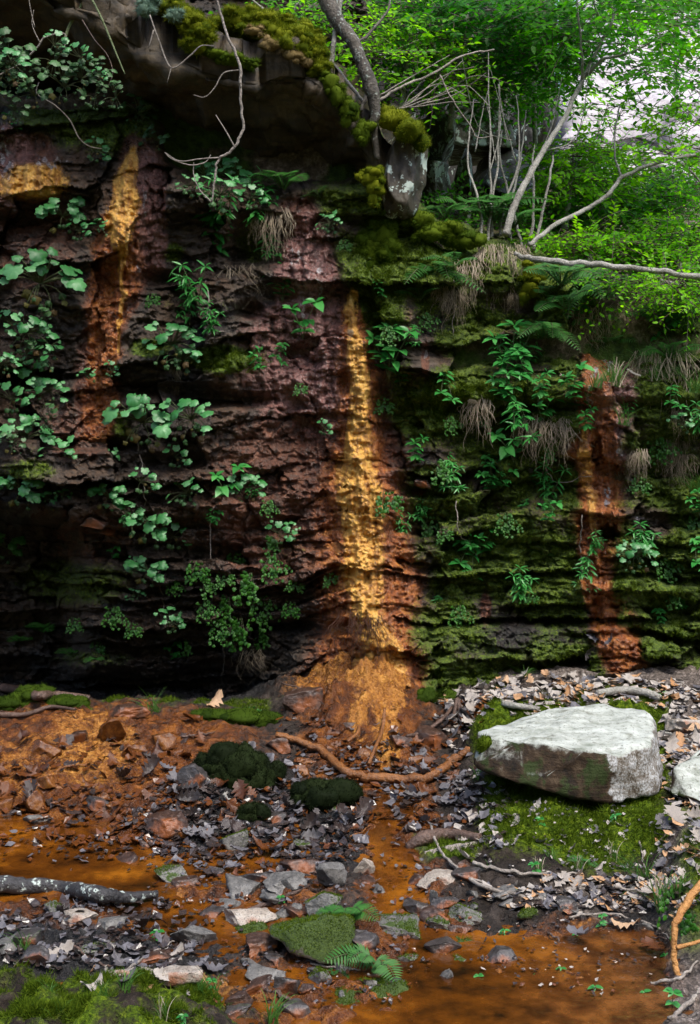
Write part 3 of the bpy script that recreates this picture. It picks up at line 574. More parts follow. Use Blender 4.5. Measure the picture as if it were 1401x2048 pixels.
    wet = np.clip(.30 + .85 * rust + .6 * black - .6 * bank - .4 * lawn, 0, 1)
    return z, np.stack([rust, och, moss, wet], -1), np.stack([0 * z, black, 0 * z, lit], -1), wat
gx = np.arange(-1.95, 1.95, 0.006); gy = np.arange(-3.0, 0.62, 0.006)
GX, GY = np.meshgrid(gx, gy)
GZ, GA1, GA2, GW = ground_fields(GX, GY)
GP = np.stack([GX, GY, GZ], -1)
GN = np.cross(np.gradient(GP, axis=1), np.gradient(GP, axis=0)); GN /= np.linalg.norm(GN, axis=2)[..., None]
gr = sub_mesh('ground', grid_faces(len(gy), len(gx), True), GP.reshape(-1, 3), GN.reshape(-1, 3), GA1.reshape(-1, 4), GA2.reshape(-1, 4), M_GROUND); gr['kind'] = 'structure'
def gz(x, y):
    i = int(np.clip((y - gy[0]) / 0.006, 0, len(gy) - 1)); j = int(np.clip((x - gx[0]) / 0.006, 0, len(gx) - 1)); return float(GZ[i, j])
def Gp(u, v, lift=0.0):
    """Ground point seen at photo pixel (u, v)."""
    last = None
    for d in np.arange(2.0, 5.6, 0.012):
        p = ((u - CX) / FPX * d, d + CY, CZ + (HOR - v) / FPX * d)
        if p[2] <= gz(p[0], p[1]) + lift: break
    return Vector(p)
m = MB(); wx = np.linspace(-2.0, 1.35, 60); wy = np.linspace(-3.0, -0.42, 50); WX, WY = np.meshgrid(wx, wy)
m.add(np.stack([WX, WY, WX * 0 + 0.004], -1).reshape(-1, 3), grid_faces(50, 60, True)); tag(m.build('stream_water', M_WATER), kind='structure')
m = MB(); m.add([(-120, -120, -.09), (120, -120, -.09), (120, 160, -.09), (-120, 160, -.09)], [(0, 1, 2, 3)]); tag(m.build('forest_floor', M_LITTER), kind='structure')

# wooded slope above the rim
hx = np.linspace(-9, 14, 150); hy = np.concatenate([np.linspace(0.06, 3, 60), np.linspace(3.2, 40, 60)]); HX, HY = np.meshgrid(hx, hy)
def hillz(x, y):
    lf = sst(0.35, 0.02, x - 0.02 * y)
    zr = np.interp(x, [-9, 0.1, .25, .6, 1.0, 1.4, 3, 14], [1.7, 1.75, 1.82, 1.81, 1.66, 1.57, 1.5, 1.4])
    return zr - 0.06 + lf * 0.75 + 0.235 * y + 0.10 * fbm(x * 0.9, y * 0.9, o=4)
HZ = hillz(HX, HY); HZ[0] -= 0.5
m = MB(); m.add(np.stack([HX, HY, HZ], -1).reshape(-1, 3), grid_faces(len(hy), len(hx), True)); tag(m.build('hillside', M_LITTER), kind='structure')
m = MB(); bx = np.linspace(-45, 45, 46); by = np.linspace(-40, -8.5, 30); BX, BY = np.meshgrid(bx, by)  # unseen slope added behind the camera to block the low sky
m.add(np.stack([BX, BY, np.clip(-8.6 - BY, 0, None) * 0.8 - .12 + .5 * fbm(BX * .3, BY * .3)], -1).reshape(-1, 3), grid_faces(30, 46, True)); tag(m.build('sky_blocker_slope', M_LITTER), kind='structure')
def Hp(u, v):
    for d in np.arange(5.06, 40, 0.02):
        x, y, z = (u - CX) / FPX * d, d + CY, CZ + (HOR - v) / FPX * d
        if z <= float(hillz(np.array(x), np.array(y))): break
    return Vector((x, y, z))

# ------------------------------------------------------------------ rocks
def icosphere(sub):
    b = bmesh.new(); bmesh.ops.create_icosphere(b, subdivisions=sub, radius=1.0)
    V = np.array([v.co[:] for v in b.verts]); F_ = np.array([[v.index for v in f.verts] for f in b.faces]); b.free(); return V, F_
ICO = {k: icosphere(k) for k in (3, 4, 5, 6)}
def facet_rock(seed, sub=4, planes=11, flat=0.55, rough=0.05, freq=2.2):
    """A rock in the unit box: a sphere cut by random planes, then roughened."""
    r = np.random.default_rng(seed); V, F_ = ICO[sub]; V = V * 1.25
    n = r.normal(size=(planes, 3)); n[0] = (0, 0.1, 1); n[1] = (0.1, -1, 0.1); n[2] = (1, .1, 0); n[3] = (-1, 0, .1); n[4] = (0, 0, -1); n[:4] += r.normal(size=(4, 3)) * 0.34
    n /= np.linalg.norm(n, axis=1)[:, None]; o = r.uniform(flat, 0.95, planes)
    for a, c in zip(n, o):
        e = V @ a - c; V = V - np.maximum(e, 0)[:, None] * a[None]
    V = V / np.abs(V).max(0)
    N = V / (np.linalg.norm(V, axis=1)[:, None] + 1e-9)
    k = seed * 3.1
    V = V + N * (rough * fbm(V[:, 0] * freq + k, V[:, 1] * freq, V[:, 2] * freq, o=5))[:, None]
    return V, F_
def rock_at(name, u, v, w, h, seed, mat, label, cat, depth=0.75, rot=0.0, tilt=0.0, sub=4, lift=0.0, planes=11, rough=0.06, group=None, sink=0.45, hz=0.75, flat=.55):
    """A rock whose visible outline is w x h photo pixels centred on (u, v), standing on the ground."""
    p = Gp(u, min(2046, v + h * 0.42)); d = p.y - CY
    sx = w * d / FPX / 2; sz = max(0.012, h * d / FPX / 2 * hz); sy = sx * depth
    V, F_ = facet_rock(seed, sub, planes, flat, rough); V = V * np.array([sx, sy, sz]); V = V @ (rotm(0, tilt, rot)).T
    m = MB(); m.add(V, F_); o = m.build(name, mat); o.location = (p.x, p.y + sy * 0.6, p.z + sz * (1 - sink) + lift)
    tag(o, label, cat, group)
    if mat in (ST['mossy'], ST['greymoss'], ST['black']) and v < 2100:
        fn = np.cross(V[F_[:, 1]] - V[F_[:, 0]], V[F_[:, 2]] - V[F_[:, 0]]); ar = np.linalg.norm(fn, axis=1); fn /= ar[:, None] + 1e-12; cc = V[F_].mean(1)
        wg = ar * np.clip(fn[:, 2] + (.25 if mat is not ST['greymoss'] else -.25) + .8 * fbm(cc[:, 0] * 18 + seed, cc[:, 1] * 18, o=2), 0, 1); tot = wg.sum()
        if tot > 0:
            nb = int(min(9000, w * h * (.55 if mat is not ST['greymoss'] else .25))); kk = rng.choice(len(wg), nb, p=wg / tot); dw = rng.dirichlet((1, 1, 1), nb)
            m = MB(); blades(m, (V[F_[kk]] * dw[..., None]).sum(1), fn[kk], .006 if w > 60 else .005, .0011, .8); m.build('moss_cap', LF['darkmoss' if mat is ST['black'] else 'moss'], o)
    return o
def hull_rock(name, pts, mat, label, cat, cuts=4, rough=0.012, freq=9, bevel=0.02, kind=None, group=None):
    b = bmesh.new()
    for p in pts: b.verts.new(p)
    bmesh.ops.convex_hull(b, input=b.verts)
    bmesh.ops.delete(b, geom=[x for x in b.verts if not x.link_faces], context='VERTS')
    bmesh.ops.bevel(b, geom=b.edges[:] , offset=bevel, segments=2, affect='EDGES', profile=0.6)
    bmesh.ops.triangulate(b, faces=b.faces[:])
    for _ in range(cuts):
        L = np.array([e.calc_length() for e in b.edges]); th = max(L.max() * 0.5, 0.006)
        bmesh.ops.subdivide_edges(b, edges=[e for e in b.edges if e.calc_length() > th], cuts=1); bmesh.ops.triangulate(b, faces=b.faces[:])
    b.normal_update(); V = np.array([v.co[:] for v in b.verts]); N = np.array([v.normal[:] for v in b.verts]); F_ = np.array([[v.index for v in f.verts] for f in b.faces]); b.free()
    c = V.mean(0); V = V + N * (rough * fbm(V[:, 0] * freq, V[:, 1] * freq, V[:, 2] * freq + 3, o=5))[:, None]
    m = MB(); m.add(V - c, F_); o = m.build(name, mat); o.location = c; tag(o, label, cat, group, kind); return o

# moss: many small blades, on a surface given by points, normals and weights
def blades(m, pts, nrm, length, width, lean=0.5, mat=0):
    n = len(pts); L = length * rng.uniform(0.5, 1.3, n); dirn = nrm + lean * rng.normal(size=(n, 3)); dirn[:, 2] += 0.35; dirn /= np.linalg.norm(dirn, axis=1)[:, None]
    s = np.cross(dirn, rng.normal(size=(n, 3))); s /= np.linalg.norm(s, axis=1)[:, None]; w = width * rng.uniform(.6, 1.4, n)
    base = pts - nrm * length * 0.15
    V = np.stack([base - s * w[:, None], base + s * w[:, None], base + dirn * L[:, None]], 1).reshape(-1, 3)
    i = np.arange(n)[:, None] * 3; m.add(V, i + np.array([[0, 1, 2]]), mat)
def scatter(Pg, Ng, weight, n):
    w = np.clip(weight.ravel(), 0, None); w = w / w.sum(); k = rng.choice(len(w), n, p=w)
    p = Pg.reshape(-1, 3)[k] + rng.normal(size=(n, 3)) * np.array([.003, .001, .003]); return p, Ng.reshape(-1, 3)[k]
vis = (UU > -60) & (UU < 1460) & (VV > rim(UU) - 20)
m = MB()
tuft = sst(-0.1, .35, fbm(UU / 24 + 8, VV / 20, o=3))
p, n = scatter(CP, CN, vis * (VV < 1440) * np.maximum(MO - .34, 0) ** 1.1 * tuft, 130000); blades(m, p, n, 0.010, 0.0012)
ledge = np.maximum.reduce([blob(UU + 20 * fbm(UU / 30, VV / 30), VV, 920, 798, 120, 26, .7), .8 * blob(UU, VV, 760, 540, 40, 110, .7), .7 * blob(UU, VV, 450, 722, 70, 20, .7), .5 * blob(UU, VV, 1000, 860, 90, 50, .7), .5 * blob(UU, VV, 850, 520, 90, 40, .7)])
p, n = scatter(CP, CN, vis * ledge * sst(-.3, .3, fbm(UU / 16, VV / 16)), 26000); blades(m, p, n, 0.018, 0.0013, .7)
tag(m.build('moss_cover', LF['moss']), 'thin green moss growing over the ledges of the rock face', 'moss', kind='stuff')
m = MB(); GV = HOR + (CZ - .03) / (GY - CY) * FPX; GU = CX + GX / (GY - CY) * FPX
gv = (GU > -60) & (GU < 1460) & (GV < 2080)
p, n = scatter(GP, GN, gv * np.maximum(GA1[..., 2] - .42, 0) * (GU > 700) * sst(-.4, .2, fbm(GX * 14, GY * 14)), 52000); blades(m, p, n, 0.014, 0.0013, 0.7)
p, n = scatter(GP, GN, gv * np.maximum(GA1[..., 2] - .42, 0) * (GU < 560) * (GV > 1850) * sst(-.35, .3, fbm(GX * 11, GY * 11)), 26000); blades(m, p, n, 0.016, 0.0011, 0.9)
p, n = scatter(GP, GN, gv * np.maximum(GA1[..., 2] - .42, 0) * (GU < 720) * (GV < 1460), 14000); blades(m, p, n, 0.012, 0.0015, 0.6)
p, n = scatter(GP, GN, gv * np.maximum(GA1[..., 2] - .42, 0) * (GU > 880) * (GV > 1590), 12000); blades(m, p, n, 0.022, 0.0012, 0.9)
tag(m.build('ground_moss', LF['moss']), 'low green moss covering the bank and the near lawn', 'moss', kind='stuff')

# ------------------------------------------------------------------ the overhanging slab
def ellipsoid_moss(m, c, r, n, length, width=0.0014, mat=0, hang=0.0, sub=3):
    V, F_ = ICO[sub]; V = V * np.array(r); k = c[0] * 31
    N = ICO[sub][0] / np.array(r); N /= np.linalg.norm(N, axis=1)[:, None]
    V = V + N * (min(r) * 0.35 * fbm(V[:, 0] * 28 + k, V[:, 1] * 28, V[:, 2] * 28, o=3))[:, None]
    if hang: V[:, 2] -= hang * np.abs(np.sin(V[:, 0] * 60 + k)) * (ICO[sub][0][:, 2] < -0.2) * r[2]
    V = V + np.array(c); m.add(V, F_, mat)
    i = rng.integers(0, len(V), n); j = F_[rng.integers(0, len(F_), n)]; w = rng.dirichlet((1, 1, 1), n)
    p = (V[j] * w[..., None]).sum(1); nn = (N[j] * w[..., None]).sum(1); blades(m, p, nn, length, width, 0.6, mat)
SL = np.array([(-420, -420, -300, -.60), (-150, -190, -80, -.50), (60, -90, 0, -.44), (200, -25, 62, -.40), (290, 40, 122, -.36), (400, 88, 158, -.34), (508, 140, 182, -.31), (560, 136, 160, -.28), (610, 140, 160, -.24), (662, 196, 218, -.18), (735, 288, 318, -.12), (775, 372, 402, -.05)], float)
ns, ntt = 240, 150
si = np.linspace(0, 1, ns); kx = np.interp(si, np.linspace(0, 1, len(SL)), np.arange(len(SL)))
sl = np.stack([np.interp(kx, np.arange(len(SL)), SL[:, k]) for k in range(4)], 1)
prof = np.array([(1.6, -.24), (.9, -.2), (.45, -.12), (.12, -.03), (.03, -.002), (0, 0), (0, .5), (.02, 1.0), (.06, 1.35), (.35, 2.4), (1.3, 4.6)])
tt = np.interp(np.linspace(0, 1, ntt), [0, .12, .26, .38, .43, .46, .54, .6, .66, .82, 1], np.arange(len(prof)))
pr = np.stack([np.interp(tt, np.arange(len(prof)), prof[:, k]) for k in range(2)], 1)
V = np.zeros((ns, ntt, 3))
for i in range(ns):
    u, vt, vb, y = sl[i]; B = P(u, vb, y); T = P(u, vt, y); h = T.z - B.z; hh = max(h, .05)
    z = np.where(pr[:, 1] <= 1, np.where(pr[:, 1] < 0.2, pr[:, 1], pr[:, 1] * h), h + (pr[:, 1] - 1) * 0.085)
    z = np.where(tt < 5, pr[:, 1] * np.where(pr[:, 1] < 0, 1 + 1.0 * math.exp(-((u - 610) / 150) ** 2), 1), z)
    V[i, :, 0] = B.x + pr[:, 0] * (0.08 + 0.10 * sst(560, 760, u)); V[i, :, 1] = y + pr[:, 0]; V[i, :, 2] = B.z + z
N = np.cross(np.gradient(V, axis=0), np.gradient(V, axis=1)); N /= np.linalg.norm(N, axis=2)[..., None] + 1e-9
d = 0.07 * fbm(V[..., 0] * 3.1, V[..., 1] * 3.1, V[..., 2] * 6, o=3) + 0.014 * fbm(V[..., 0] * 10, V[..., 1] * 10, V[..., 2] * 34, o=4) + 0.05 * np.round(fbm(V[..., 0] * 2.6 + 9, V[..., 1] * 2.6, V[..., 2] * 5, o=3) * 2.5) / 4.5
V = V - N * d[..., None]
m = MB(); m.add(V.reshape(-1, 3), grid_faces(ns, ntt))
slab = m.build('overhang_slab', ST['slab']); tag(slab, 'massive dark sandstone slab with moss cap overhanging the upper left of the wall', 'rock slab')
def cushion(parent, name, spec, mat, label=None, cat=None, group=None, length=0.016, dens=1.0, hang=0.0, core=None):
    """One moss cushion made of lumps: spec = [(u, v, half width, half height, y, half depth)]."""
    m = MB()
    for (u, v, a, b_, y, dd) in spec:
        p = P(u, v, y); k = (y - CY) / FPX
        ellipsoid_moss(m, p, (a * k * .8, dd * .8, b_ * k * .8), int(a * b_ * 0.8 * dens), length, hang=hang)
        for _ in range(max(4, int(a * b_ / 90))):
            th, q = rng.uniform(0, 6.28), rng.uniform(.3, .95); f = rng.uniform(.22, .5)
            c = np.array(p) + np.array([math.cos(th) * q * a * k, -dd * .75 * math.sqrt(max(0, 1 - q * q)) * rng.uniform(.3, 1), math.sin(th) * q * b_ * k])
            ellipsoid_moss(m, c, (f * (a + b_) * .5 * k * rng.uniform(.8, 1.3), f * dd, f * (a + b_) * .5 * k * rng.uniform(.6, 1)), int(a * b_ * .28 * dens), length, hang=hang)
    o = m.build(name, LF[mat], parent)
    if label: tag(o, label, cat, group)
    return o
cushion(slab, 'moss_cap', [(400, 62, 36, 26, -.36, .07), (392, 92, 30, 22, -.37, .05), (372, 40, 40, 24, -.33, .09), (345, 22, 40, 22, -.3, .1)], 'goldmoss', 'bright golden moss cap spilling over the lip', length=.02)
cushion(slab, 'moss_cap', [(470, 122, 40, 12, -.33, .05), (430, 108, 30, 12, -.34, .05), (500, 130, 22, 10, -.32, .04)], 'moss', 'thin green moss strip along the lip')
cushion(slab, 'moss_cap', [(470, 50, 44, 26, -.2, .12), (520, 62, 46, 28, -.2, .12), (565, 82, 44, 30, -.2, .12), (605, 100, 40, 30, -.2, .1), (635, 126, 24, 28, -.2, .08), (530, 40, 50, 18, -.05, .15), (600, 70, 40, 20, -.05, .15)], 'goldmoss', 'thick moss cap on top of the slab', length=0.022)
cushion(slab, 'moss_cap', [(540, 92, 30, 12, -.29, .04), (585, 112, 28, 14, -.27, .04), (612, 124, 20, 12, -.25, .03), (508, 62, 22, 10, -.31, .03)], 'tanmoss', 'tan dead moss under the thick cap', length=0.014)
cushion(slab, 'moss_cap', [(675, 190, 22, 22, -.22, .05), (700, 222, 22, 26, -.2, .05), (725, 262, 18, 28, -.17, .05), (660, 165, 20, 20, -.22, .05)], 'moss', 'green moss along the sloping end of the slab', hang=.3)
cushion(None, 'lichen_clump', [(292, 18, 22, 18, -.42, .04), (300, -2, 26, 16, -.4, .05)], 'bluelichen', 'pale blue green bushy lichen clump hanging at the top of the overhang lip', 'lichen', length=0.02)
cushion(None, 'lichen_clump', [(352, 30, 18, 14, -.43, .03)], 'bluelichen', 'small pale lichen clump beside the golden moss cap', 'lichen', length=0.018)
cushion(None, 'moss_clump', [(742, 352, 24, 22, -.16, .05), (752, 372, 22, 24, -.16, .05), (748, 396, 14, 22, -.16, .04), (728, 350, 14, 14, -.15, .04)], 'goldmoss', 'hanging golden moss clump at the foot of the tree root', 'moss', length=0.010, hang=.2)
cushion(None, 'moss_clump', [(1065, 545, 24, 22, .0, .06), (1060, 575, 20, 24, -.01, .05), (1050, 595, 13, 14, -.02, .04)], 'goldmoss', 'golden green moss clump hanging right of the root mat', 'moss', length=0.012, hang=.2)
cushion(None, 'moss_clump', [(840, 440, 36, 22, .02, .08), (880, 462, 44, 22, .03, .08), (925, 482, 40, 20, .05, .08), (860, 470, 40, 18, 0, .06)], 'moss', 'long green moss cushion on the rim left of the root mat', 'moss', length=0.016)
cushion(None, 'moss_clump', [(770, 470, 30, 34, -.02, .05), (740, 500, 30, 40, -.02, .05), (775, 500, 20, 30, -.03, .05)], 'moss', 'hanging green moss curtain below the lichened boulder', 'moss', length=0.018, hang=.3)
cushion(None, 'lichen_clump', [(1385, 605, 26, 14, .1, .05), (1360, 600, 18, 10, .1, .04)], 'bluelichen', 'pale lichen clump on the grassy rim by the right edge', 'lichen', length=0.02)

# ------------------------------------------------------------------ the boulders
def moss_on(o, V, F_, n, lf, length=.007, bias=.25, seed=0, top=None):
    fn = np.cross(V[F_[:, 1]] - V[F_[:, 0]], V[F_[:, 2]] - V[F_[:, 0]]); ar = np.linalg.norm(fn, axis=1); fn /= ar[:, None] + 1e-12; cc = V[F_].mean(1)
    wg = ar * np.clip(fn[:, 2] + bias + .8 * fbm(cc[:, 0] * 18 + seed, cc[:, 1] * 18, o=2), 0, 1); tot = wg.sum()
    if tot <= 0: return
    kk = rng.choice(len(wg), n, p=wg / tot); dw = rng.dirichlet((1, 1, 1), n); m = MB(); blades(m, (V[F_[kk]] * dw[..., None]).sum(1), fn[kk], length, .0011, .8); m.build('moss_cap', LF[lf], o)
def mesh_vf(o):
    me = o.data; V = np.zeros(len(me.vertices) * 3, np.float32); me.vertices.foreach_get('co', V); F_ = np.zeros(len(me.loops), np.int32); me.loops.foreach_get('vertex_index', F_); return V.reshape(-1, 3).astype(float), F_.reshape(-1, 3)
def moss_mound(spec, mat, label, length=.010):
    """A hump of ground overgrown with moss: lumps (u, v of the base, width, height in photo pixels)."""
    m = MB()
    for (u, v, w, h) in spec:
        p = Gp(u, v); k = (p.y - CY) / FPX; a, c = w * k / 2, h * k * .68
        ellipsoid_moss(m, np.array(p) + np.array([0, a * .5, 0]), (a, a * .7, c), int(w * h * .7), length, sub=4)
        for _ in range(4):
            t, q = rng.uniform(0, 6.28), rng.uniform(.2, .9); f = rng.uniform(.35, .6); hh = math.sqrt(1 - q * q)
            ellipsoid_moss(m, np.array(p) + np.array([math.cos(t) * q * a, a * .5 + math.sin(t) * q * a * .7, c * hh * .7]), (a * f, a * f * .8, c * f), int(w * h * .10), length)
    o = m.build('mossy_mound', LF[mat]); tag(o, label, 'mound'); return o
def px_ellipse_rock(name, u, v, a, b_, y, dd, seed, mat, label, cat, rot=0.0, tilt=0.0, sub=5, planes=12, rough=0.05, group=None, flat=.55):
    p = P(u, v, y); k = (y - CY) / FPX
    V, F_ = facet_rock(seed, sub, planes, flat, rough); V = V * np.array([a * k, dd, b_ * k]) @ rotm(0, tilt, rot).T
    m = MB(); m.add(V, F_); o = m.build(name, mat); o.location = p; tag(o, label, cat, group); return o
nose = px_ellipse_rock('boulder', 806, 335, 48, 100, .02, .22, 8, ST['nose'], 'lichen patched brown boulder at the end of the overhang under a moss cap', 'boulder', tilt=0.12, rough=.12, planes=8, flat=.75)
mm = MB()
for (u, v, a, b_, y, dd) in [(790, 240, 30, 22, -.14, .07), (818, 262, 32, 22, -.16, .07), (842, 285, 16, 18, -.12, .06), (775, 228, 20, 16, -.1, .06)]:
    ellipsoid_moss(mm, P(u, v, y), (a * .0019, dd, b_ * .0019), int(a * b_ * 1.6), .018)
cap = mm.build('moss_cap', LF['goldmoss'], nose); cap.location = -nose.location
for a in [(872, 300, 46, 58, 1.4, .4, 11, 'lichen', 'rounded grey green boulder just behind the overhang boulder'), (862, 370, 40, 44, 1.2, .3, 12, 'lichen', 'smaller olive boulder stacked below the rounded grey green one'),
          (960, 270, 80, 60, 2.4, .6, 13, 'lichen', 'broad grey boulder behind the bare thin stems'), (1000, 370, 86, 80, 2.2, .6, 14, 'dark', 'brown weathered boulder behind the fork of pale saplings'),
          (925, 380, 26, 70, 1.9, .4, 15, 'lichen', 'upright grey stone in the gap between two boulders'), (900, 200, 90, 60, 3.1, .6, 16, 'dark', 'dark boulder in the shade above the grey boulders'),
          (1070, 250, 60, 90, 3.4, .5, 17, 'dark', 'tall dark boulder left of the pale outcrop')]:
    px_ellipse_rock('boulder', a[0], a[1], a[2], a[3], a[4], a[5], a[6], ST[a[7]], a[8], 'boulder', rough=.09)
def at(u, v, y): return tuple(P(u, v, y))
hull_rock('rock_outcrop', [at(1105, 175, 6.4), at(1120, 330, 6.0), at(1230, 360, 5.8), at(1330, 330, 5.9), at(1500, 260, 6.2), at(1900, 300, 6.5), at(1160, 60, 8), at(1200, -120, 9.5), at(1700, -260, 10), at(2100, -100, 9), at(1300, -300, 13), at(2000, 100, 14), at(1150, 250, 9), at(1200, -60, 13)], ST['outcrop'],
          'large pale outcrop glowing through the leaves at the top right', 'rock', cuts=5, rough=0.25, freq=1.0, bevel=.3)
hull_rock('rock_wall', [at(380, 460, 3.2), at(1060, 430, 4.4), at(1050, 120, 4.6), at(380, -260, 3.0), at(1020, -300, 4.8), at(380, 460, 4.8), at(1100, 400, 6), at(1100, -300, 6), at(300, -300, 5)], ST['dark'],
          'dark mossy rock wall rising behind the leaves above the overhang', 'rock wall', cuts=5, rough=0.2, freq=1.3, bevel=.2)
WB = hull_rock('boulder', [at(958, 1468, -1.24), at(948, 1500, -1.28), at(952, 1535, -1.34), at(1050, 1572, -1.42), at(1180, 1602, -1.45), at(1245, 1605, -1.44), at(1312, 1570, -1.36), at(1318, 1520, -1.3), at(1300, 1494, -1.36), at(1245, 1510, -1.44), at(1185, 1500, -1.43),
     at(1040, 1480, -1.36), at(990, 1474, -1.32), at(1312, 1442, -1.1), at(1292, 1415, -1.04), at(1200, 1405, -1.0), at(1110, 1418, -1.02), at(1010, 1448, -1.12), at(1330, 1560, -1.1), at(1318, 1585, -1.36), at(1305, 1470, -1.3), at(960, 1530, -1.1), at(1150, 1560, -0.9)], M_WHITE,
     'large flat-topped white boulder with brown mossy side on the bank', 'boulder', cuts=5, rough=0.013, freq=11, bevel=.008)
mm = MB(); ellipsoid_moss(mm, P(975, 1492, -1.31), (.032, .02, .028), 900, .014); q = mm.build('moss_patch', LF['moss'], WB); q.location = -WB.location
hull_rock('boulder', [at(1330, 1590, -1.35), at(1345, 1545, -1.3), at(1400, 1505, -1.2), at(1500, 1470, -1.1), at(1560, 1560, -1.3), at(1500, 1640, -1.45), at(1400, 1605, -1.42), at(1480, 1520, -.9), at(1380, 1560, -1.0)], M_WHITE, 'pale mossy boulder cut by the right edge of the photo', 'boulder', cuts=4, rough=.015, bevel=.015)
rock_at('boulder', 1365, 1448, 105, 52, 31, ST['pale'], 'low pale stone right behind the white boulder', 'boulder', sub=5)

moss_mound([(470, 1578, 150, 96), (420, 1560, 80, 60), (520, 1570, 80, 70)], 'darkmoss', 'black mossy mound at the left of the ochre foot')
moss_mound([(640, 1612, 120, 60), (690, 1600, 60, 40)], 'darkmoss', 'black mossy mound tucked under the curved muddy root')
moss_mound([(480, 1448, 110, 30), (530, 1445, 70, 24), (420, 1440, 80, 20)], 'shademoss', 'low green mossy hump at the wall foot above the black mound')
moss_mound([(885, 1402, 90, 36), (850, 1400, 50, 24)], 'shademoss', 'small mossy hump at the wall foot right of the ochre foot')
moss_mound([(60, 1408, 90, 36), (130, 1415, 90, 20), (10, 1420, 70, 30)], 'shademoss', 'long mossy hump in the dark undercut by the left edge')
moss_mound([(500, 1645, 60, 48)], 'darkmoss', 'round black knob among the dark leaves below the black mound')
dy = Gp(650, 1930).y + 2.15; _at = at
def at(u, v, y): return _at(u, v, y + dy)
WR = hull_rock('stone', [at(535, 1852, -2.06), at(540, 1872, -2.12), at(600, 1912, -2.17), at(640, 1926, -2.175), at(705, 1936, -2.17), at(716, 1885, -2.12), at(697, 1822, -2.12), at(640, 1866, -2.15), at(565, 1862, -2.13), at(640, 1836, -2.06), at(560, 1842, -2.02), at(704, 1850, -1.96), at(600, 1870, -1.9)], ST['mossy'], 'large mossy wedge shaped rock in the near stream', 'stone', cuts=4, rough=.014, freq=14, bevel=.008)
moss_on(WR, *mesh_vf(WR), 6000, 'moss', bias=-.15); dy = Gp(740, 2040).y + 2.36
WR = hull_rock('stone', [at(652, 1992, -2.28), at(690, 1966, -2.22), at(760, 1946, -2.14), at(825, 1962, -2.2), at(838, 2000, -2.28), at(740, 2040, -2.36), at(672, 2022, -2.34), at(735, 1958, -2.24), at(790, 1968, -2.26), at(700, 1985, -2.3), at(760, 2010, -2.1)], ST['mossy'], 'moss domed stone at the bottom centre of the photo', 'stone', cuts=4, rough=.014, freq=14, bevel=.010)
moss_on(WR, *mesh_vf(WR), 4500, 'moss', bias=-.1)
dy = Gp(330, 1976).y + 2.27
for (a, b_, v, hgt, y, lab) in ((204, 270, 1968, 30, -2.26, 'smaller of the two pale block stones'), (276, 404, 1974, 38, -2.27, 'larger of the two pale block stones')):
    hull_rock('stone', [at(u_, v_ + dv, yy) for yy, dv in ((y, 0), (y + .05, -4)) for u_, v_ in ((a, v), (b_, v - 6), (a + 6, v - hgt * .7), (b_ + 2, v - hgt * .8))] + [at(a + 8, v - hgt, y + .06), at(b_ - 4, v - hgt - 4, y + .07)], ST['pale'], lab, 'stone', cuts=4, rough=.008, freq=20, bevel=.006)
at = _at

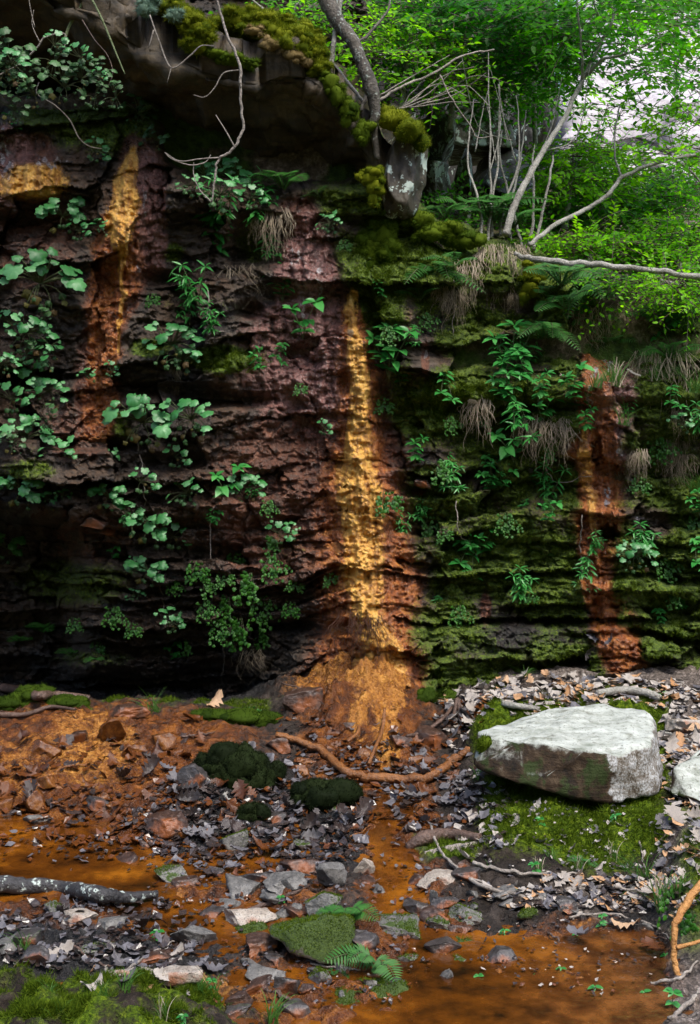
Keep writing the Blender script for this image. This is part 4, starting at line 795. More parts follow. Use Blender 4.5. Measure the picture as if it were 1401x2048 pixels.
# ------------------------------------------------------------------ stones of the stream (u, v, w, h, kind, shape, label)
STONES = [
 (215, 1458, 80, 70, 'rust', 'tilt', 'tilted square rust red slab leaning at the top of the orange mud'), (268, 1500, 52, 32, 'rust', 's', 'flat rust coated stone below the tilted red slab'), (322, 1482, 55, 36, 'rust', 's', 'rust coated stone right of the tilted red slab'),
 (158, 1472, 60, 40, 'brown', 's', 'wet brown stone left of the tilted red slab'), (92, 1500, 70, 44, 'rust', 's', 'rusty stone near the left edge of the mud slope'), (70, 1605, 60, 60, 'rust', 's', 'upright rust coated stone in the mud at left'), (10, 1610, 40, 36, 'rust', 's', 'rust block at the left edge of the shallows'),
 (390, 1555, 80, 58, 'wet', 's', 'dark wet angular stone between mud slope and black mound'), (78, 1640, 60, 32, 'grey', 's', 'pale broken stone lying in the orange mud'), (325, 1650, 100, 42, 'brown', 's', 'broad brown stone at the edge of the rusty shallows'),
 (150, 1742, 44, 28, 'grey', 's', 'small grey stone standing in the rusty shallows'), (335, 1752, 80, 32, 'greymoss', 's', 'flat mossy stone at the right of the rusty shallows'), (85, 1760, 100, 26, 'brown', 's', 'dark flat stone under the rusty water by the lichened log'),
 (470, 1680, 60, 50, 'greymoss', 's', 'grey mossy stone among the dark leaves'), (490, 1765, 60, 30, 'wet', 's', 'small dark stone left of the stones of the rill'), (600, 1735, 80, 36, 'brown', 's', 'brown block with a flat top among the leaf mould'), (672, 1752, 76, 56, 'grey', 's', 'grey squarish block in the middle of the stream stones'),
 (732, 1735, 52, 46, 'pale', 'tilt', 'pale tilted chip beside the rusty rill'), (735, 1762, 40, 34, 'brown', 's', 'small purple brown stone beside the rusty rill'), (565, 1775, 100, 34, 'grey', 's', 'long flat grey stone left of the squarish block'), (560, 1800, 80, 24, 'grey', 's', 'thin grey slab above the mossy wedge rock'),
 (760, 1788, 56, 36, 'grey', 's', 'flat grey stone at the waterline of the rill'), (645, 1812, 90, 56, 'greymoss', 's', 'pyramid shaped mossy grey stone behind the mossy wedge rock'), (498, 1842, 88, 44, 'pale', 's', 'pale rugged stone with a mossy skirt left of the wedge rock'), (505, 1865, 70, 28, 'mossy', 's', 'mossy lump under the pale rugged stone'),
 (520, 1898, 110, 46, 'brown', 's', 'long red brown stone under the mossy wedge rock'), (800, 1862, 150, 42, 'greymoss', 's', 'long flat stone with a mossy end right of the wedge rock'), (785, 1818, 70, 34, 'grey', 's', 'domed grey stone above the long flat stone'),
 (870, 1796, 22, 42, 'grey', 's', 'upright broken stub of stone in the rill'), (880, 1762, 86, 34, 'pale', 's', 'pale lozenge stone right of the rill'), (838, 1762, 50, 24, 'brown', 's', 'small brown stone in the middle of the rill'), (930, 1832, 110, 36, 'greymoss', 's', 'broad mossy stone at the left rim of the pool'),
 (915, 1862, 70, 22, 'brown', 's', 'small dark stone below the broad mossy one'), (935, 1890, 56, 20, 'mossy', 's', 'flat moss pad stone at the pool edge'), (862, 1895, 60, 24, 'mossy', 's', 'small mossy stone beside the near ferns'), (840, 1918, 90, 28, 'wet', 's', 'dark wet stone right of the near ferns'),
 (900, 1960, 60, 56, 'grey', 'tilt', 'tilted grey shard at the left of the pool'), (905, 1995, 90, 36, 'mossy', 's', 'mossy stone at the bottom edge beside the pool'), (1000, 1918, 75, 36, 'wet', 's', 'dark wet stone lying in the pool'),
 (390, 1878, 100, 50, 'grey', 'tilt', 'pale grey tilted slab left of the pale rugged stone'), (305, 1920, 80, 22, 'brown', 's', 'thin brown stone behind the two pale blocks'), (145, 1838, 92, 32, 'pale', 's', 'flat pale stone just below the lichened log'),
 (110, 1822, 60, 24, 'greymoss', 's', 'mossy stone touching the lichened log'), (50, 1870, 60, 26, 'grey', 's', 'grey stone in the black mud near the left edge'), (200, 1910, 90, 20, 'greymoss', 's', 'thin mossy slab in the black mud'), (60, 1915, 80, 40, 'wet', 's', 'dark stone in the black mud behind the lawn'),
 (505, 1940, 60, 34, 'grey', 's', 'small grey stone in the shallow water below the red brown stone'), (570, 1970, 60, 40, 'wet', 's', 'dark stone in the shallow water near the bottom'), (640, 1955, 50, 44, 'greymoss', 's', 'grey stone left of the moss domed stone'), (480, 2005, 60, 40, 'brown', 's', 'brown stone at the water edge near the bottom'), (590, 2025, 80, 30, 'wet', 's', 'flat dark stone at the bottom edge'),
 (690, 1905, 50, 40, 'mossy', 's', 'mossy lump below the near end of the wedge rock'), (1130, 1812, 50, 26, 'wet', 's', 'dark pebble on the mud below the bank'), (1010, 1790, 60, 22, 'grey', 's', 'flat grey stone on the black mud below the bank'), (940, 1905, 40, 18, 'grey', 's', 'small flat stone by the pool outflow'), (1060, 1830, 50, 20, 'mossy', 's', 'little mossy stone at the top of the pool'),
 (190, 1045, 60, 26, 'brown', 'wall', 'thin red brown slab jutting from the left wall'), (215, 1062, 66, 30, 'brown', 'wall', 'layered brown slab under the jutting thin slab'), (842, 965, 44, 22, 'wet', 'wall', 'dark slaty block in the right wall'), (838, 985, 46, 18, 'wet', 'wall', 'lower dark slaty block in the right wall'),
 (610, 1400, 90, 60, 'brown', 's', 'rusty brown stone at the left side of the ochre foot'), (560, 1490, 60, 40, 'brown', 's', 'brown stone on the slope left of the ochre foot'), (860, 1480, 70, 40, 'brown', 's', 'rust stained stone right of the ochre foot'), (600, 1545, 60, 34, 'rust', 's', 'orange stone between the two black mounds'),
 (250, 1425, 90, 30, 'brown', 's', 'flat brown stone in the moss strip at the wall foot'), (1250, 1398, 110, 26, 'greymoss', 'none', ''),
]
for k, (u, v, w, h, mt, sh, lab) in enumerate(STONES):
    if sh == 'none': continue
    if sh == 'wall':
        p, n = Wp(u, v); kx_ = (p.y - CY) / FPX; V, F_ = facet_rock(100 + k, 4, 12, .5, .05); V = V * np.array([w * kx_ / 2, .05, h * kx_ / 2]) @ rotm(0, .2, .1).T
        m = MB(); m.add(V, F_); o = m.build('stone', ST[mt]); o.location = p + Vector((0, -.01, 0)); tag(o, lab, 'stone'); continue
    r = random.Random(k)
    o = rock_at('stone', u, v, w, h, 100 + k, ST[mt], lab, 'stone', depth=r.uniform(.55, .9) if sh != 'wedge' else .42, rot=r.uniform(-.7, .7) if sh != 'wedge' else -.12, tilt={'tilt': .5, 'wedge': -.10}.get(sh, r.uniform(-.12, .12)), sub=5 if w > 85 else 4, planes=12 if sh != 'wedge' else 9, rough=.16 if mt == 'mossy' else .09, hz=1.0, flat=.7 if mt == 'mossy' else .5)
    if sh == 'tilt': o.rotation_euler = (R(28), 0, 0); o.scale = (1, .55, 1.05)

rs = random.Random(31)
def more_stones(n, u0_, u1_, v0_, v1_, kinds, size, cond=None):
    for q in range(n):
        u, v = rs.uniform(u0_, u1_), rs.uniform(v0_, v1_); w = rs.uniform(*size); kd = rs.choice(kinds)
        adj = {'grey': 'grey', 'wet': 'dark wet', 'brown': 'brown', 'greymoss': 'mossy grey', 'rust': 'rust coated', 'pale': 'pale'}[kd]; sz_ = 'small ' if w < 40 else ''
        rock_at('stone', u, v, w, w * rs.uniform(.28, .55), 400 + int(u * 7 + v), ST[kd], label_for(sz_ + adj + ' flat stone', u, v, ('half sunk in the mud', 'with a sharp edge')), 'stone', depth=rs.uniform(.5, 1), rot=rs.uniform(-.8, .8), tilt=rs.uniform(-.25, .25), sub=3 if w < 45 else 4, planes=12, rough=.08, hz=1.0, flat=.42, group='flat stones of the stream bed')
more_stones(46, 420, 960, 1720, 2000, ['grey', 'wet', 'brown', 'greymoss', 'grey', 'wet'], (24, 80)); more_stones(16, 0, 420, 1560, 1700, ['rust', 'rust', 'brown', 'wet'], (24, 70)); more_stones(14, 0, 420, 1730, 1920, ['wet', 'grey', 'brown'], (24, 80))
more_stones(8, 430, 700, 1600, 1720, ['wet', 'wet', 'greymoss'], (24, 60)); more_stones(8, 950, 1300, 1780, 1860, ['grey', 'wet'], (20, 50)); more_stones(10, 420, 950, 1960, 2040, ['wet', 'brown', 'greymoss'], (30, 80)); more_stones(8, 590, 860, 1400, 1540, ['rust', 'brown'], (24, 60))

# ------------------------------------------------------------------ wood: logs, roots, branches, twigs, vines
def wood(name, label, cat, pts, rad, mat, sides=8, side=(), jitter=.06, group=None, branch_name='side_twig', kink=0.0):
    """pts: world points; side: [(pts, radii)] as parts."""
    q = smooth_path(pts, 8)
    if kink: q = q + kink * np.stack([fbm(np.arange(len(q)) * .35 + 9 * k + q[0, 0] * 50, np.zeros(len(q)), o=2) for k in range(3)], 1)
    m = MB(); m.tube(q, rad, sides, jitter=jitter); o = m.build(name, BK[mat]); tag(o, label, cat, group)
    for sp_, sr in side:
        m2 = MB(); m2.tube(smooth_path(sp_, 6), sr, 5, jitter=.05); m2.build(branch_name, BK[mat], o)
    return o
def gpts(l, lift=0.01): return [tuple(Gp(u, v) + Vector((0, 0, lift))) for u, v in l]
def ppts(l): return [at(*p) for p in l]
wood('log', 'blackish log crusted with white lichen lying across the near left mud', 'log', gpts([(-60, 1795), (40, 1798), (130, 1803), (190, 1815), (250, 1822), (312, 1815)], .034), [.022, .020, .018, .020, .014, .009], 'log', 12, jitter=.05, kink=.006)
wood('tree_root', 'smooth curved root dipping through the rusty rill below the ochre foot', 'root', gpts([(555, 1482), (600, 1495), (650, 1520), (690, 1555), (740, 1568), (810, 1572), (865, 1565), (905, 1535), (940, 1512)], .022), [.010, .012, .014, .013, .015, .014, .015, .011], 'rust', 10, kink=.007, jitter=.08)
wood('tree_root', 'purple grey root at the left edge of the wall foot', 'root', gpts([(-30, 1385), (40, 1395), (72, 1408), (110, 1405), (180, 1412)], .03), [.018, .02, .016, .01], 'brown', 9)
wood('tree_root', 'thin dark root above the orange mud near the left edge', 'root', gpts([(-20, 1440), (50, 1440), (100, 1425), (150, 1430)], .02), [.01, .009, .005], 'brown', 7)
wood('tree_root', 'thin dark root lying on the rusty shallows', 'root', gpts([(10, 1708), (80, 1705), (150, 1690), (180, 1700), (195, 1712)], .015), [.006, .008, .005], 'brown', 6)
wood('branch', 'weathered grey branch lying behind the white boulder', 'branch', gpts([(1195, 1398), (1240, 1392), (1290, 1396), (1320, 1408)], .02), [.012, .015, .014], 'grey', 8)
wood('tree_root', 'mossy grey root crossing the litter left of the white boulder top', 'root', gpts([(960, 1405), (1010, 1415), (1080, 1425)], .012), [.01, .012, .008], 'grey', 7)
wood('tree_root', 'bent bare root arch right of the ochre foot', 'root', gpts([(880, 1480), (905, 1448)], .01) + gpts([(915, 1425)], .05) + gpts([(922, 1450), (918, 1472)], .01), [.006, .008, .009, .008], 'brown', 7)
wood('tree_root', 'thin muddy root climbing from the curved root towards the bent root arch', 'root', gpts([(815, 1490), (850, 1480), (885, 1455), (905, 1430)], .03), [.006, .007, .006], 'brown', 6)
wood('tree_root', 'straight root standing against the ochre foot', 'root', gpts([(738, 1540), (752, 1505), (765, 1470)], .02) + gpts([(770, 1440)], .04), [.006, .007, .006], 'rust', 6)
wood('tree_root', 'short slanting root left of the ochre foot', 'root', gpts([(695, 1500), (715, 1485), (718, 1470)], .03), [.006, .007], 'rust', 6)
wood('tree_root', 'mossy root running out of the bank towards the rill', 'root', gpts([(815, 1710), (850, 1690), (900, 1682), (960, 1690)], .02), [.012, .02, .016, .012], 'brown', 9)
wood('log', 'pale rotten log fragment in the moss bank by the rill', 'log', gpts([(960, 1690), (900, 1700), (850, 1710)], .0), [.012, .014, .01], 'twig', 7)
ar = [at(1440, 1730, -2.1), at(1385, 1790, -2.15), at(1352, 1850, -2.2), at(1349, 1910, -2.22), at(1356, 1950, -2.24), at(1372, 1962, -2.25), at(1420, 1966, -2.26)]
wood('bare_root', 'arching orange brown bare root at the lower right edge', 'root', ar, [.009, .009, .007, .007, .006, .004], 'orange', 9, kink=.003, jitter=.06, side=[([at(1354, 1895, -2.22), at(1375, 1890, -2.22), at(1405, 1880, -2.2), at(1440, 1860, -2.18)], [.006, .004, .003])])
wood('branch', 'lichened fallen branch stretched along the rim to the right edge', 'branch', ppts([(1030, 508, -.05), (1080, 520, -.1), (1160, 527, -.14), (1250, 535, -.17), (1340, 545, -.2), (1440, 562, -.22)]), [.008, .013, .013, .012, .011, .012], 'grey', 9, kink=.008)
wood('hanging_branch', 'pale crooked branch hanging in front of the overhang', 'branch', ppts([(425, -30, -.55), (455, 70, -.55), (480, 130, -.56), (481, 190, -.56), (486, 258, -.56), (462, 302, -.57), (438, 318, -.57), (431, 350, -.57), (424, 405, -.57)]), [.004, .005, .0055, .005, .005, .0045, .004, .003], 'twig', 7, kink=.005,
     side=[(ppts([(470, 295, -.57), (452, 262, -.58), (432, 230, -.58)]), [.003, .0015]), (ppts([(440, 315, -.57), (400, 318, -.58), (360, 322, -.58), (330, 305, -.57)]), [.003, .0015]), (ppts([(424, 405, -.57), (400, 380, -.57), (388, 350, -.57), (388, 325, -.57)]), [.003, .0012]), (ppts([(480, 140, -.56), (448, 146, -.56), (430, 175, -.56), (410, 194, -.56), (388, 190, -.56)]), [.0028, .0012])])
wood('hanging_branch', 'forked pale twig hanging before the lichened lip of the overhang', 'branch', ppts([(300, 30, -.5), (318, 80, -.5), (343, 135, -.5), (380, 112, -.5), (402, 92, -.5), (428, 92, -.5)]), [.003, .003, .0025, .0015], 'twig', 6, side=[(ppts([(343, 135, -.5), (335, 165, -.5)]), [.002, .001]), (ppts([(308, 60, -.5), (298, 95, -.5)]), [.003, .002])])
wood('vine', 'grey leafless vine rising through the dark recess at top left', 'vine', ppts([(-10, 155, -.4), (40, 128, -.42), (75, 95, -.45), (90, 75, -.45), (130, 68, -.45), (128, 105, -.44)]), [.003, .0035, .003, .002], 'twig', 6, side=[(ppts([(80, 85, -.45), (65, 50, -.45), (68, 20, -.45)]), [.002, .001]), (ppts([(70, 55, -.45), (60, 10, -.45), (58, -20, -.45)]), [.002, .0015])])
wood('vine', 'thick leaning stem in the dark recess at top left', 'vine', ppts([(128, 85, -.4), (140, 50, -.4), (160, 15, -.4), (170, -20, -.4)]), [.006, .006, .005], 'stem', 6)
wood('vine', 'straight slanting stem in front of the dark recess', 'vine', ppts([(180, -10, -.5), (205, 40, -.5), (230, 100, -.5), (250, 148, -.5)]), [.0045, .004, .0025], 'stem', 6)
wood('vine', 'long trailing vine crossing the yellow seep towards the ochre drip', 'vine', ppts([(78, 165, -.3), (75, 188, -.3), (110, 210, -.3), (140, 240, -.28), (158, 275, -.27), (178, 292, -.26), (205, 298, -.26)]), [.002, .0025, .0025, .0015], 'twig', 5)
wood('vine', 'curling vine hanging below the straight slanting stem', 'vine', ppts([(165, 40, -.45), (190, 80, -.45), (215, 110, -.45), (226, 145, -.45), (216, 175, -.45)]), [.0025, .002, .0015], 'brown', 5)
wood('vine', 'looping twig left of the black hollow below the hanging branch', 'vine', ppts([(330, 305, -.3), (345, 318, -.32), (380, 330, -.34), (410, 325, -.34), (422, 310, -.34)]), [.002, .0025, .002], 'twig', 5)
TW = [  # ground twigs: pixel path, radius, material, label
 ([(862, 1660), (885, 1715), (940, 1760), (1000, 1790)], .004, 'twig', 'long pale twig leaning from the mossy root down to the stones'), ([(900, 1735), (960, 1778), (1040, 1800), (1100, 1815), (1150, 1850)], .005, 'twig', 'long grey twig lying across the mud below the bank'),
 ([(950, 1735), (1000, 1748), (1060, 1756), (1160, 1756)], .005, 'twig', 'straight twig along the foot of the mossy bank'), ([(1130, 1790), (1180, 1784), (1230, 1782), (1300, 1796)], .005, 'twig', 'bleached twig at the reed edged bank foot'), ([(1150, 1775), (1200, 1790), (1260, 1800), (1310, 1815)], .0035, 'twig', 'thin bleached twig below the bank foot'),
 ([(1140, 1840), (1230, 1836), (1310, 1860), (1340, 1885)], .003, 'twig', 'thin curved twig over the pool margin'), ([(1240, 1870), (1300, 1882), (1345, 1885)], .003, 'brown', 'dark thin twig reaching the orange root'), ([(1300, 1975), (1360, 1965), (1395, 1930)], .004, 'twig', 'grey twig under the arching orange root'), ([(1340, 2048), (1390, 2005), (1410, 1970)], .005, 'twig', 'grey stick at the lower right corner'),
 ([(480, 1740), (560, 1748), (640, 1752), (700, 1750)], .003, 'brown', 'thin dark stick lying above the stream stones'), ([(470, 1840), (540, 1815), (600, 1790), (620, 1780)], .006, 'brown', 'brown stick resting against the pyramid stone'), ([(505, 1735), (570, 1745), (600, 1755)], .002, 'twig', 'pale pine needle twig by the brown block'),
 ([(240, 1960), (280, 1930), (320, 1905), (350, 1890)], .003, 'twig', 'pale twig leaning behind the pale blocks'), ([(145, 1900), (200, 1935), (240, 1940)], .003, 'brown', 'dark twig in the black mud'), ([(520, 1985), (560, 2000), (600, 2018)], .005, 'brown', 'dark stick in the shallow water near the bottom'), ([(800, 1960), (840, 1965), (862, 1968)], .004, 'twig', 'pale stick beside the moss domed stone'),
 ([(620, 1935), (680, 1945), (720, 1948)], .0025, 'twig', 'thin pale twig below the wedge rock'), ([(1095, 1870), (1120, 1890), (1140, 1905)], .003, 'brown', 'dark twig poking from the pool'), ([(820, 1505), (870, 1470), (920, 1440)], .003, 'red', 'thin rusty rootlet right of the ochre foot'), ([(560, 1370), (600, 1380), (640, 1385)], .003, 'brown', 'curved dark rootlet at the wall foot'),
 ([(100, 1560), (130, 1540), (175, 1535)], .004, 'rust', 'rusty twig across the orange mud'), ([(240, 1660), (275, 1640), (290, 1630)], .003, 'rust', 'short rusty twig by the broad brown stone'), ([(360, 1480), (400, 1475), (430, 1470)], .004, 'brown', 'thin root beside the black mossy mound'), ([(480, 1620), (450, 1600), (455, 1590)], .005, 'grey', 'bent grey stick over the round black knob'),
 ([(1360, 1520), (1390, 1500), (1420, 1490)], .004, 'brown', 'brown twig between the two pale boulders'), ([(1320, 1470), (1360, 1480), (1390, 1495)], .005, 'grey', 'grey stick in the litter right of the white boulder'), ([(1280, 1690), (1290, 1740), (1300, 1790)], .003, 'twig', 'dry stalk standing out of the bank'), ([(700, 1680), (740, 1660), (790, 1640)], .002, 'rust', 'thin rusty twig across the rill'), ([(330, 1975), (370, 1985), (380, 2000)], .003, 'twig', 'pale twig on the lawn'),
]
for l, r_, mt, lab in TW: wood('twig', lab, 'twig', gpts(l, r_ + .006), [r_, r_, r_ * .5], mt, 6, kink=.006, jitter=.08, group='twigs on the stream bed')
wood('hanging_vine', 'thin vine hanging below the dead root tangle on the wall', 'vine', [tuple(Wp(u, v)[0] + Vector((0, -.03, 0))) for u, v in [(412, 560), (418, 600), (414, 640), (430, 660), (450, 662)]], [.003, .003, .002], 'drygrass' if 0 else 'twig', 5)
for l, lab in (([(275, 880), (285, 930), (290, 980), (292, 1010)], 'thread like root hanging between rosettes on the left wall'), ([(318, 1140), (325, 1180), (330, 1215), (335, 1240)], 'thread like root hanging above the dark undercut'), ([(425, 1010), (422, 1060), (424, 1120)], 'thread like root hanging below the broad leaved sprig'), ([(445, 1270), (450, 1320), (440, 1370)], 'thread like root hanging to the wall foot'),
               ([(912, 1000), (915, 1060), (940, 1090), (952, 1110)], 'tan stem trailing below the ledge herbs'), ([(905, 560), (908, 610), (902, 670)], 'pale root hanging under the rim fern'), ([(1160, 1030), (1158, 1090), (1160, 1150)], 'thin pale root left of the right rust streak'), ([(1110, 880), (1090, 920), (1110, 960), (1180, 950)], 'looping pale runner across the right rust streak')):
    wood('hanging_root', lab, 'root', [tuple(Wp(u, v)[0] + Vector((0, -.025, 0))) for u, v in l], [.0022, .0025, .0012], 'twig', 5, kink=.008, group='thin roots hanging on the wall')

# ------------------------------------------------------------------ plants
def leaf_batch(m, pos, dirn, nrm, L, Wd, fold=0.12, droop=0.1, mat=0):
    """Many pointed oval leaves: arrays of base, direction, normal, length, half width."""
    n = len(pos); dirn = dirn / (np.linalg.norm(dirn, axis=1)[:, None] + 1e-9)
    s = np.cross(dirn, nrm); s /= np.linalg.norm(s, axis=1)[:, None] + 1e-9; nn = np.cross(s, dirn)
    L = np.broadcast_to(L, (n,))[:, None]; Wd = np.broadcast_to(Wd, (n,))[:, None]
    def q(a, b, c): return pos + dirn * L * a + s * Wd * b + nn * L * c
    V = np.stack([q(0, 0, 0), q(.28, .9, fold), q(.66, .72, fold - droop * .4), q(1, 0, -droop), q(.66, -.72, fold - droop * .4), q(.28, -.9, fold), q(.45, 0, 0.0)], 1).reshape(-1, 3)
    i = np.arange(n)[:, None] * 7
    m.add(V, np.concatenate([i + np.array([[0, 1, 6]]), i + np.array([[0, 6, 5]])]), mat)
    V2 = None
    m.f.append(np.concatenate([i + np.array([[6, 1, 2, 3]]), i + np.array([[6, 3, 4, 5]])]) + m.n - len(V)); m.m.append(np.full(2 * n, mat))
def round_leaf(m, p, axis, nrm, r, mat, lobes=7, cup=0.15, depth=0.10, rr=random):
    """A round lobed leaf with a notch at its stalk."""
    axis = Vector(axis).normalized(); nrm = Vector(nrm); s = axis.cross(nrm).normalized(); nn = s.cross(axis)
    K = 26; V = [Vector((0, 0, 0))]; mid = []
    ph = rr.uniform(0, 6)
    for k in range(K):
        a = math.pi * 2 * (k + .5) / K; q = abs(((a / (2 * math.pi) * lobes) % 1) - .5) * 2
        rad = r * (1 - depth * q ** 2 * 1.6 + .04 * math.sin(3 * a + ph)); notch = max(0, 1 - abs(a - math.pi) / .35); rad *= 1 - .55 * notch
        x, y = math.cos(a) * rad, math.sin(a) * rad
        wv = cup * r * (1 + .4 * math.sin(2 * a + ph))
        V.append(Vector((x, y, -wv))); mid.append(Vector((x * .55, y * .55, .02 * r * math.sin(lobes * a))))
    V += mid
    off = r * .55
    W3 = [p + axis * (q.x + off) + s * q.y + nn * q.z for q in V]
    F_ = [];
    for k in range(K):
        k2 = (k + 1) % K; F_.append((1 + k, 1 + k2, 1 + K + k2, 1 + K + k)); F_.append((0, 1 + K + k, 1 + K + k2))
    m.add([tuple(q) for q in W3], F_, mat)
def place(root, loc, scale=1.0, rot=(0, 0, 0)):
    root.location = loc; root.scale = (scale,) * 3; root.rotation_euler = rot
def copy_thing(root):
    r = root.copy(); COL.objects.link(r)
    for c in root.children:
        d = c.copy(); COL.objects.link(d); d.parent = r
    return r
class Stamp:
    """Variants of one kind: the first use of a variant moves the thing itself, later ones copy it."""
    def __init__(s, makers): s.makers = makers; s.done = {}; s.k = 0
    def get(s, i=None):
        i = (s.k if i is None else i) % len(s.makers); s.k += 1
        if i not in s.done: s.done[i] = s.makers[i](); return s.done[i]
        return copy_thing(s.done[i])

def make_rosette(seed, n=11, low=9, flat=False, dark=False):
    def f():
        r = random.Random(seed); root = empty('rosette_plant'); g = MB(); w = MB(); st = MB()
        for k in range(int(n * 1.5)):
            a = r.uniform(-1, 1); x = a * .46; z = .30 - .34 * a * a + r.uniform(-.16, .14) - (0.1 if k > n * .9 else 0); y = -r.uniform(.10, .34)
            p = Vector((x, y, z)); R0 = r.uniform(.055, .145); nrm = Vector((x * .5 + r.uniform(-.3, .3), -r.uniform(.35, 1.0), r.uniform(.55, 1.0))); axis = Vector((x * 1.3 + r.uniform(-.4, .4), -.7, -r.uniform(.1, .7)))
            axis = axis - nrm * (axis.dot(nrm) / nrm.length_squared)
            round_leaf(g, p, axis, nrm, R0, 0, lobes=r.choice((5, 7, 7)), cup=r.uniform(.05, .38), depth=.17, rr=r)
            st.tube(smooth_path([(0, 0.02, -.1), (x * .5, y * .55, z * .35 - .02), tuple(p + axis.normalized() * R0 * .1)], 4), [.011, .008], 4)
        for k in range(low):
            x = r.gauss(0, .2); z = -.08 - r.uniform(0, .38); y = -r.uniform(.03, .2); nrm = Vector((r.uniform(-.6, .6), -1, r.uniform(-.1, .7))); axis = Vector((r.uniform(-.6, .6), -.2, -1)); axis = axis - nrm * (axis.dot(nrm) / nrm.length_squared)
            wi = r.random() < .4
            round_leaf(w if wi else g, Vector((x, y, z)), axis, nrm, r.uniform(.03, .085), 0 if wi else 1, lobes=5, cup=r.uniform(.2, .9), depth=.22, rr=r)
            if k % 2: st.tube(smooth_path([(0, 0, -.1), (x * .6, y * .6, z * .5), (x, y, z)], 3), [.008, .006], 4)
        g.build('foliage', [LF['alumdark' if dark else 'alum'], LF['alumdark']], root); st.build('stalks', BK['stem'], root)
        if w.n: w.build('withered_leaves', LF['withered'], root)
        return root
    return f
def ovate(m, p, axis, nrm, L, Wd, mat=0, droop=.15):
    leaf_batch(m, np.array([p[:]]), np.array([axis[:]]), np.array([nrm[:]]), L, Wd, .06, droop, mat)
def make_herb(seed, slim=False, hang=False, nst=2, broad=False):
    def f():
        r = random.Random(seed); root = empty('leafy_herb'); g = MB(); st = MB()
        for s_ in range(nst):
            dx = r.uniform(-.35, .35); up = -r.uniform(.4, .9) if hang else r.uniform(.35, .75)
            q = smooth_path([(0, 0, -.15), (dx * .3, -.12, up * .25), (dx, -.22 - r.uniform(0, .1), up)], 5); st.tube(q, [.014, .008], 5)
            nn = 6 if slim else (3 if broad else 4)
            for k in range(nn):
                t = .35 + .65 * k / (nn - 1); p = Vector(q[int(t * (len(q) - 1))]); L = r.uniform(.20, .32) * (1.15 if not slim else .95) * (.75 if k == 0 else 1)
                for sg in (-1, 1):
                    ang = r.uniform(-.4, .4) + k * 1.2; axis = Vector((sg * math.cos(ang), -abs(math.sin(ang)) * .7 - .25, r.uniform(-.25, .3) - (.25 if slim else .05))); nrm = Vector((r.uniform(-.3, .3) + axis.x * .1, -r.uniform(.25, .8), 1))
                    ovate(g, p, axis, nrm, L, L * (.11 if slim else (.30 if broad else .24)), droop=r.uniform(.05, .4))
            p = Vector(q[-1]); 
            for k in range(3): a = k * 2.1 + r.random(); ovate(g, p, Vector((math.cos(a), -.5, .2 + math.sin(a) * .5)), Vector((0, -.7, .8)), .2, .2 * (.13 if slim else .25))
        g.build('foliage', LF['herb'], root); st.build('stalks', BK['stem'], root); return root
    return f
def make_fern(seed, n=5, spread=1.0, hang=.3):
    def f():
        r = random.Random(seed); root = empty('fern'); g = MB(); st = MB()
        for k in range(n):
            a = -1.25 + 2.5 * (k + .5) / n + r.uniform(-.2, .2); L = r.uniform(.42, .62); d = Vector((math.sin(a) * spread, -r.uniform(.35, .8), math.cos(a) * .65 + .1))
            q = smooth_path([(0, 0, 0), tuple(d * L * .5 + Vector((0, 0, .06))), tuple(d * L + Vector((0, -.06, -hang * r.uniform(.5, 1.2) * L)))], 10); st.tube(q, [.010, .003], 4)
            t = np.gradient(q, axis=0); t /= np.linalg.norm(t, axis=1)[:, None]; up = np.array([0, -.45, 1.0]); s = np.cross(t, up); s /= np.linalg.norm(s, axis=1)[:, None]
            N_ = 15; ks = np.linspace(2, len(q) - 1.01, N_); i = ks.astype(int); fr = (ks - i)[:, None]; P0 = q[i] * (1 - fr) + q[np.minimum(i + 1, len(q) - 1)] * fr
            w = .155 * np.sin(np.pi * np.clip(np.linspace(.16, 1.0, N_), 0, 1)) ** .8 * (L / .5) + .012
            for sg in (-1, 1): leaf_batch(g, P0, s[i] * sg + t[i] * .35 + np.array([0, 0, -.12]), np.tile(up, (N_, 1)), w, .007 + w * .055, .02, .08)
        g.build('fronds', LF['fern'], root); st.build('stalks', BK['stem'], root); return root
    return f
def ribbon(m, q, w, side, mat=0):
    q = np.asarray(q); n = len(q); ww = (w * np.linspace(1, .08, n))[:, None] * np.asarray(side)[None]; V = np.concatenate([q - ww, q + ww]); i = np.arange(n - 1)[:, None]
    m.add(V, np.concatenate([i, i + 1, i + n + 1, i + n], 1), mat)
def make_grass(seed, n=30, L0=.5, arch=.8, dry=.0):
    def f():
        r = random.Random(seed); root = empty('grass_tuft'); g = MB(); dd = MB()
        for k in range(n):
            a = r.uniform(0, 6.28); o = r.uniform(.2, 1) * arch; L = L0 * r.uniform(.5, 1.1); d = Vector((math.cos(a) * o, math.sin(a) * o * .7 - .15, 1)).normalized(); b = Vector((r.gauss(0, .05), r.gauss(0, .03), 0))
            q = smooth_path([tuple(b), tuple(b + d * L * .5), tuple(b + d * L * .8 + Vector((d.x * .2, d.y * .2, -L * .10 * o))), tuple(b + d * L + Vector((d.x * .3, d.y * .3, -L * .45 * o)))], 3)
            ribbon(dd if r.random() < dry else g, q, .009, (math.sin(a) * .6 + .5, -.4, .1))
        g.build('blades', LF['grass'], root)
        if dd.n: dd.build('dry_blades', LF['drygrass'], root)
        return root
    return f
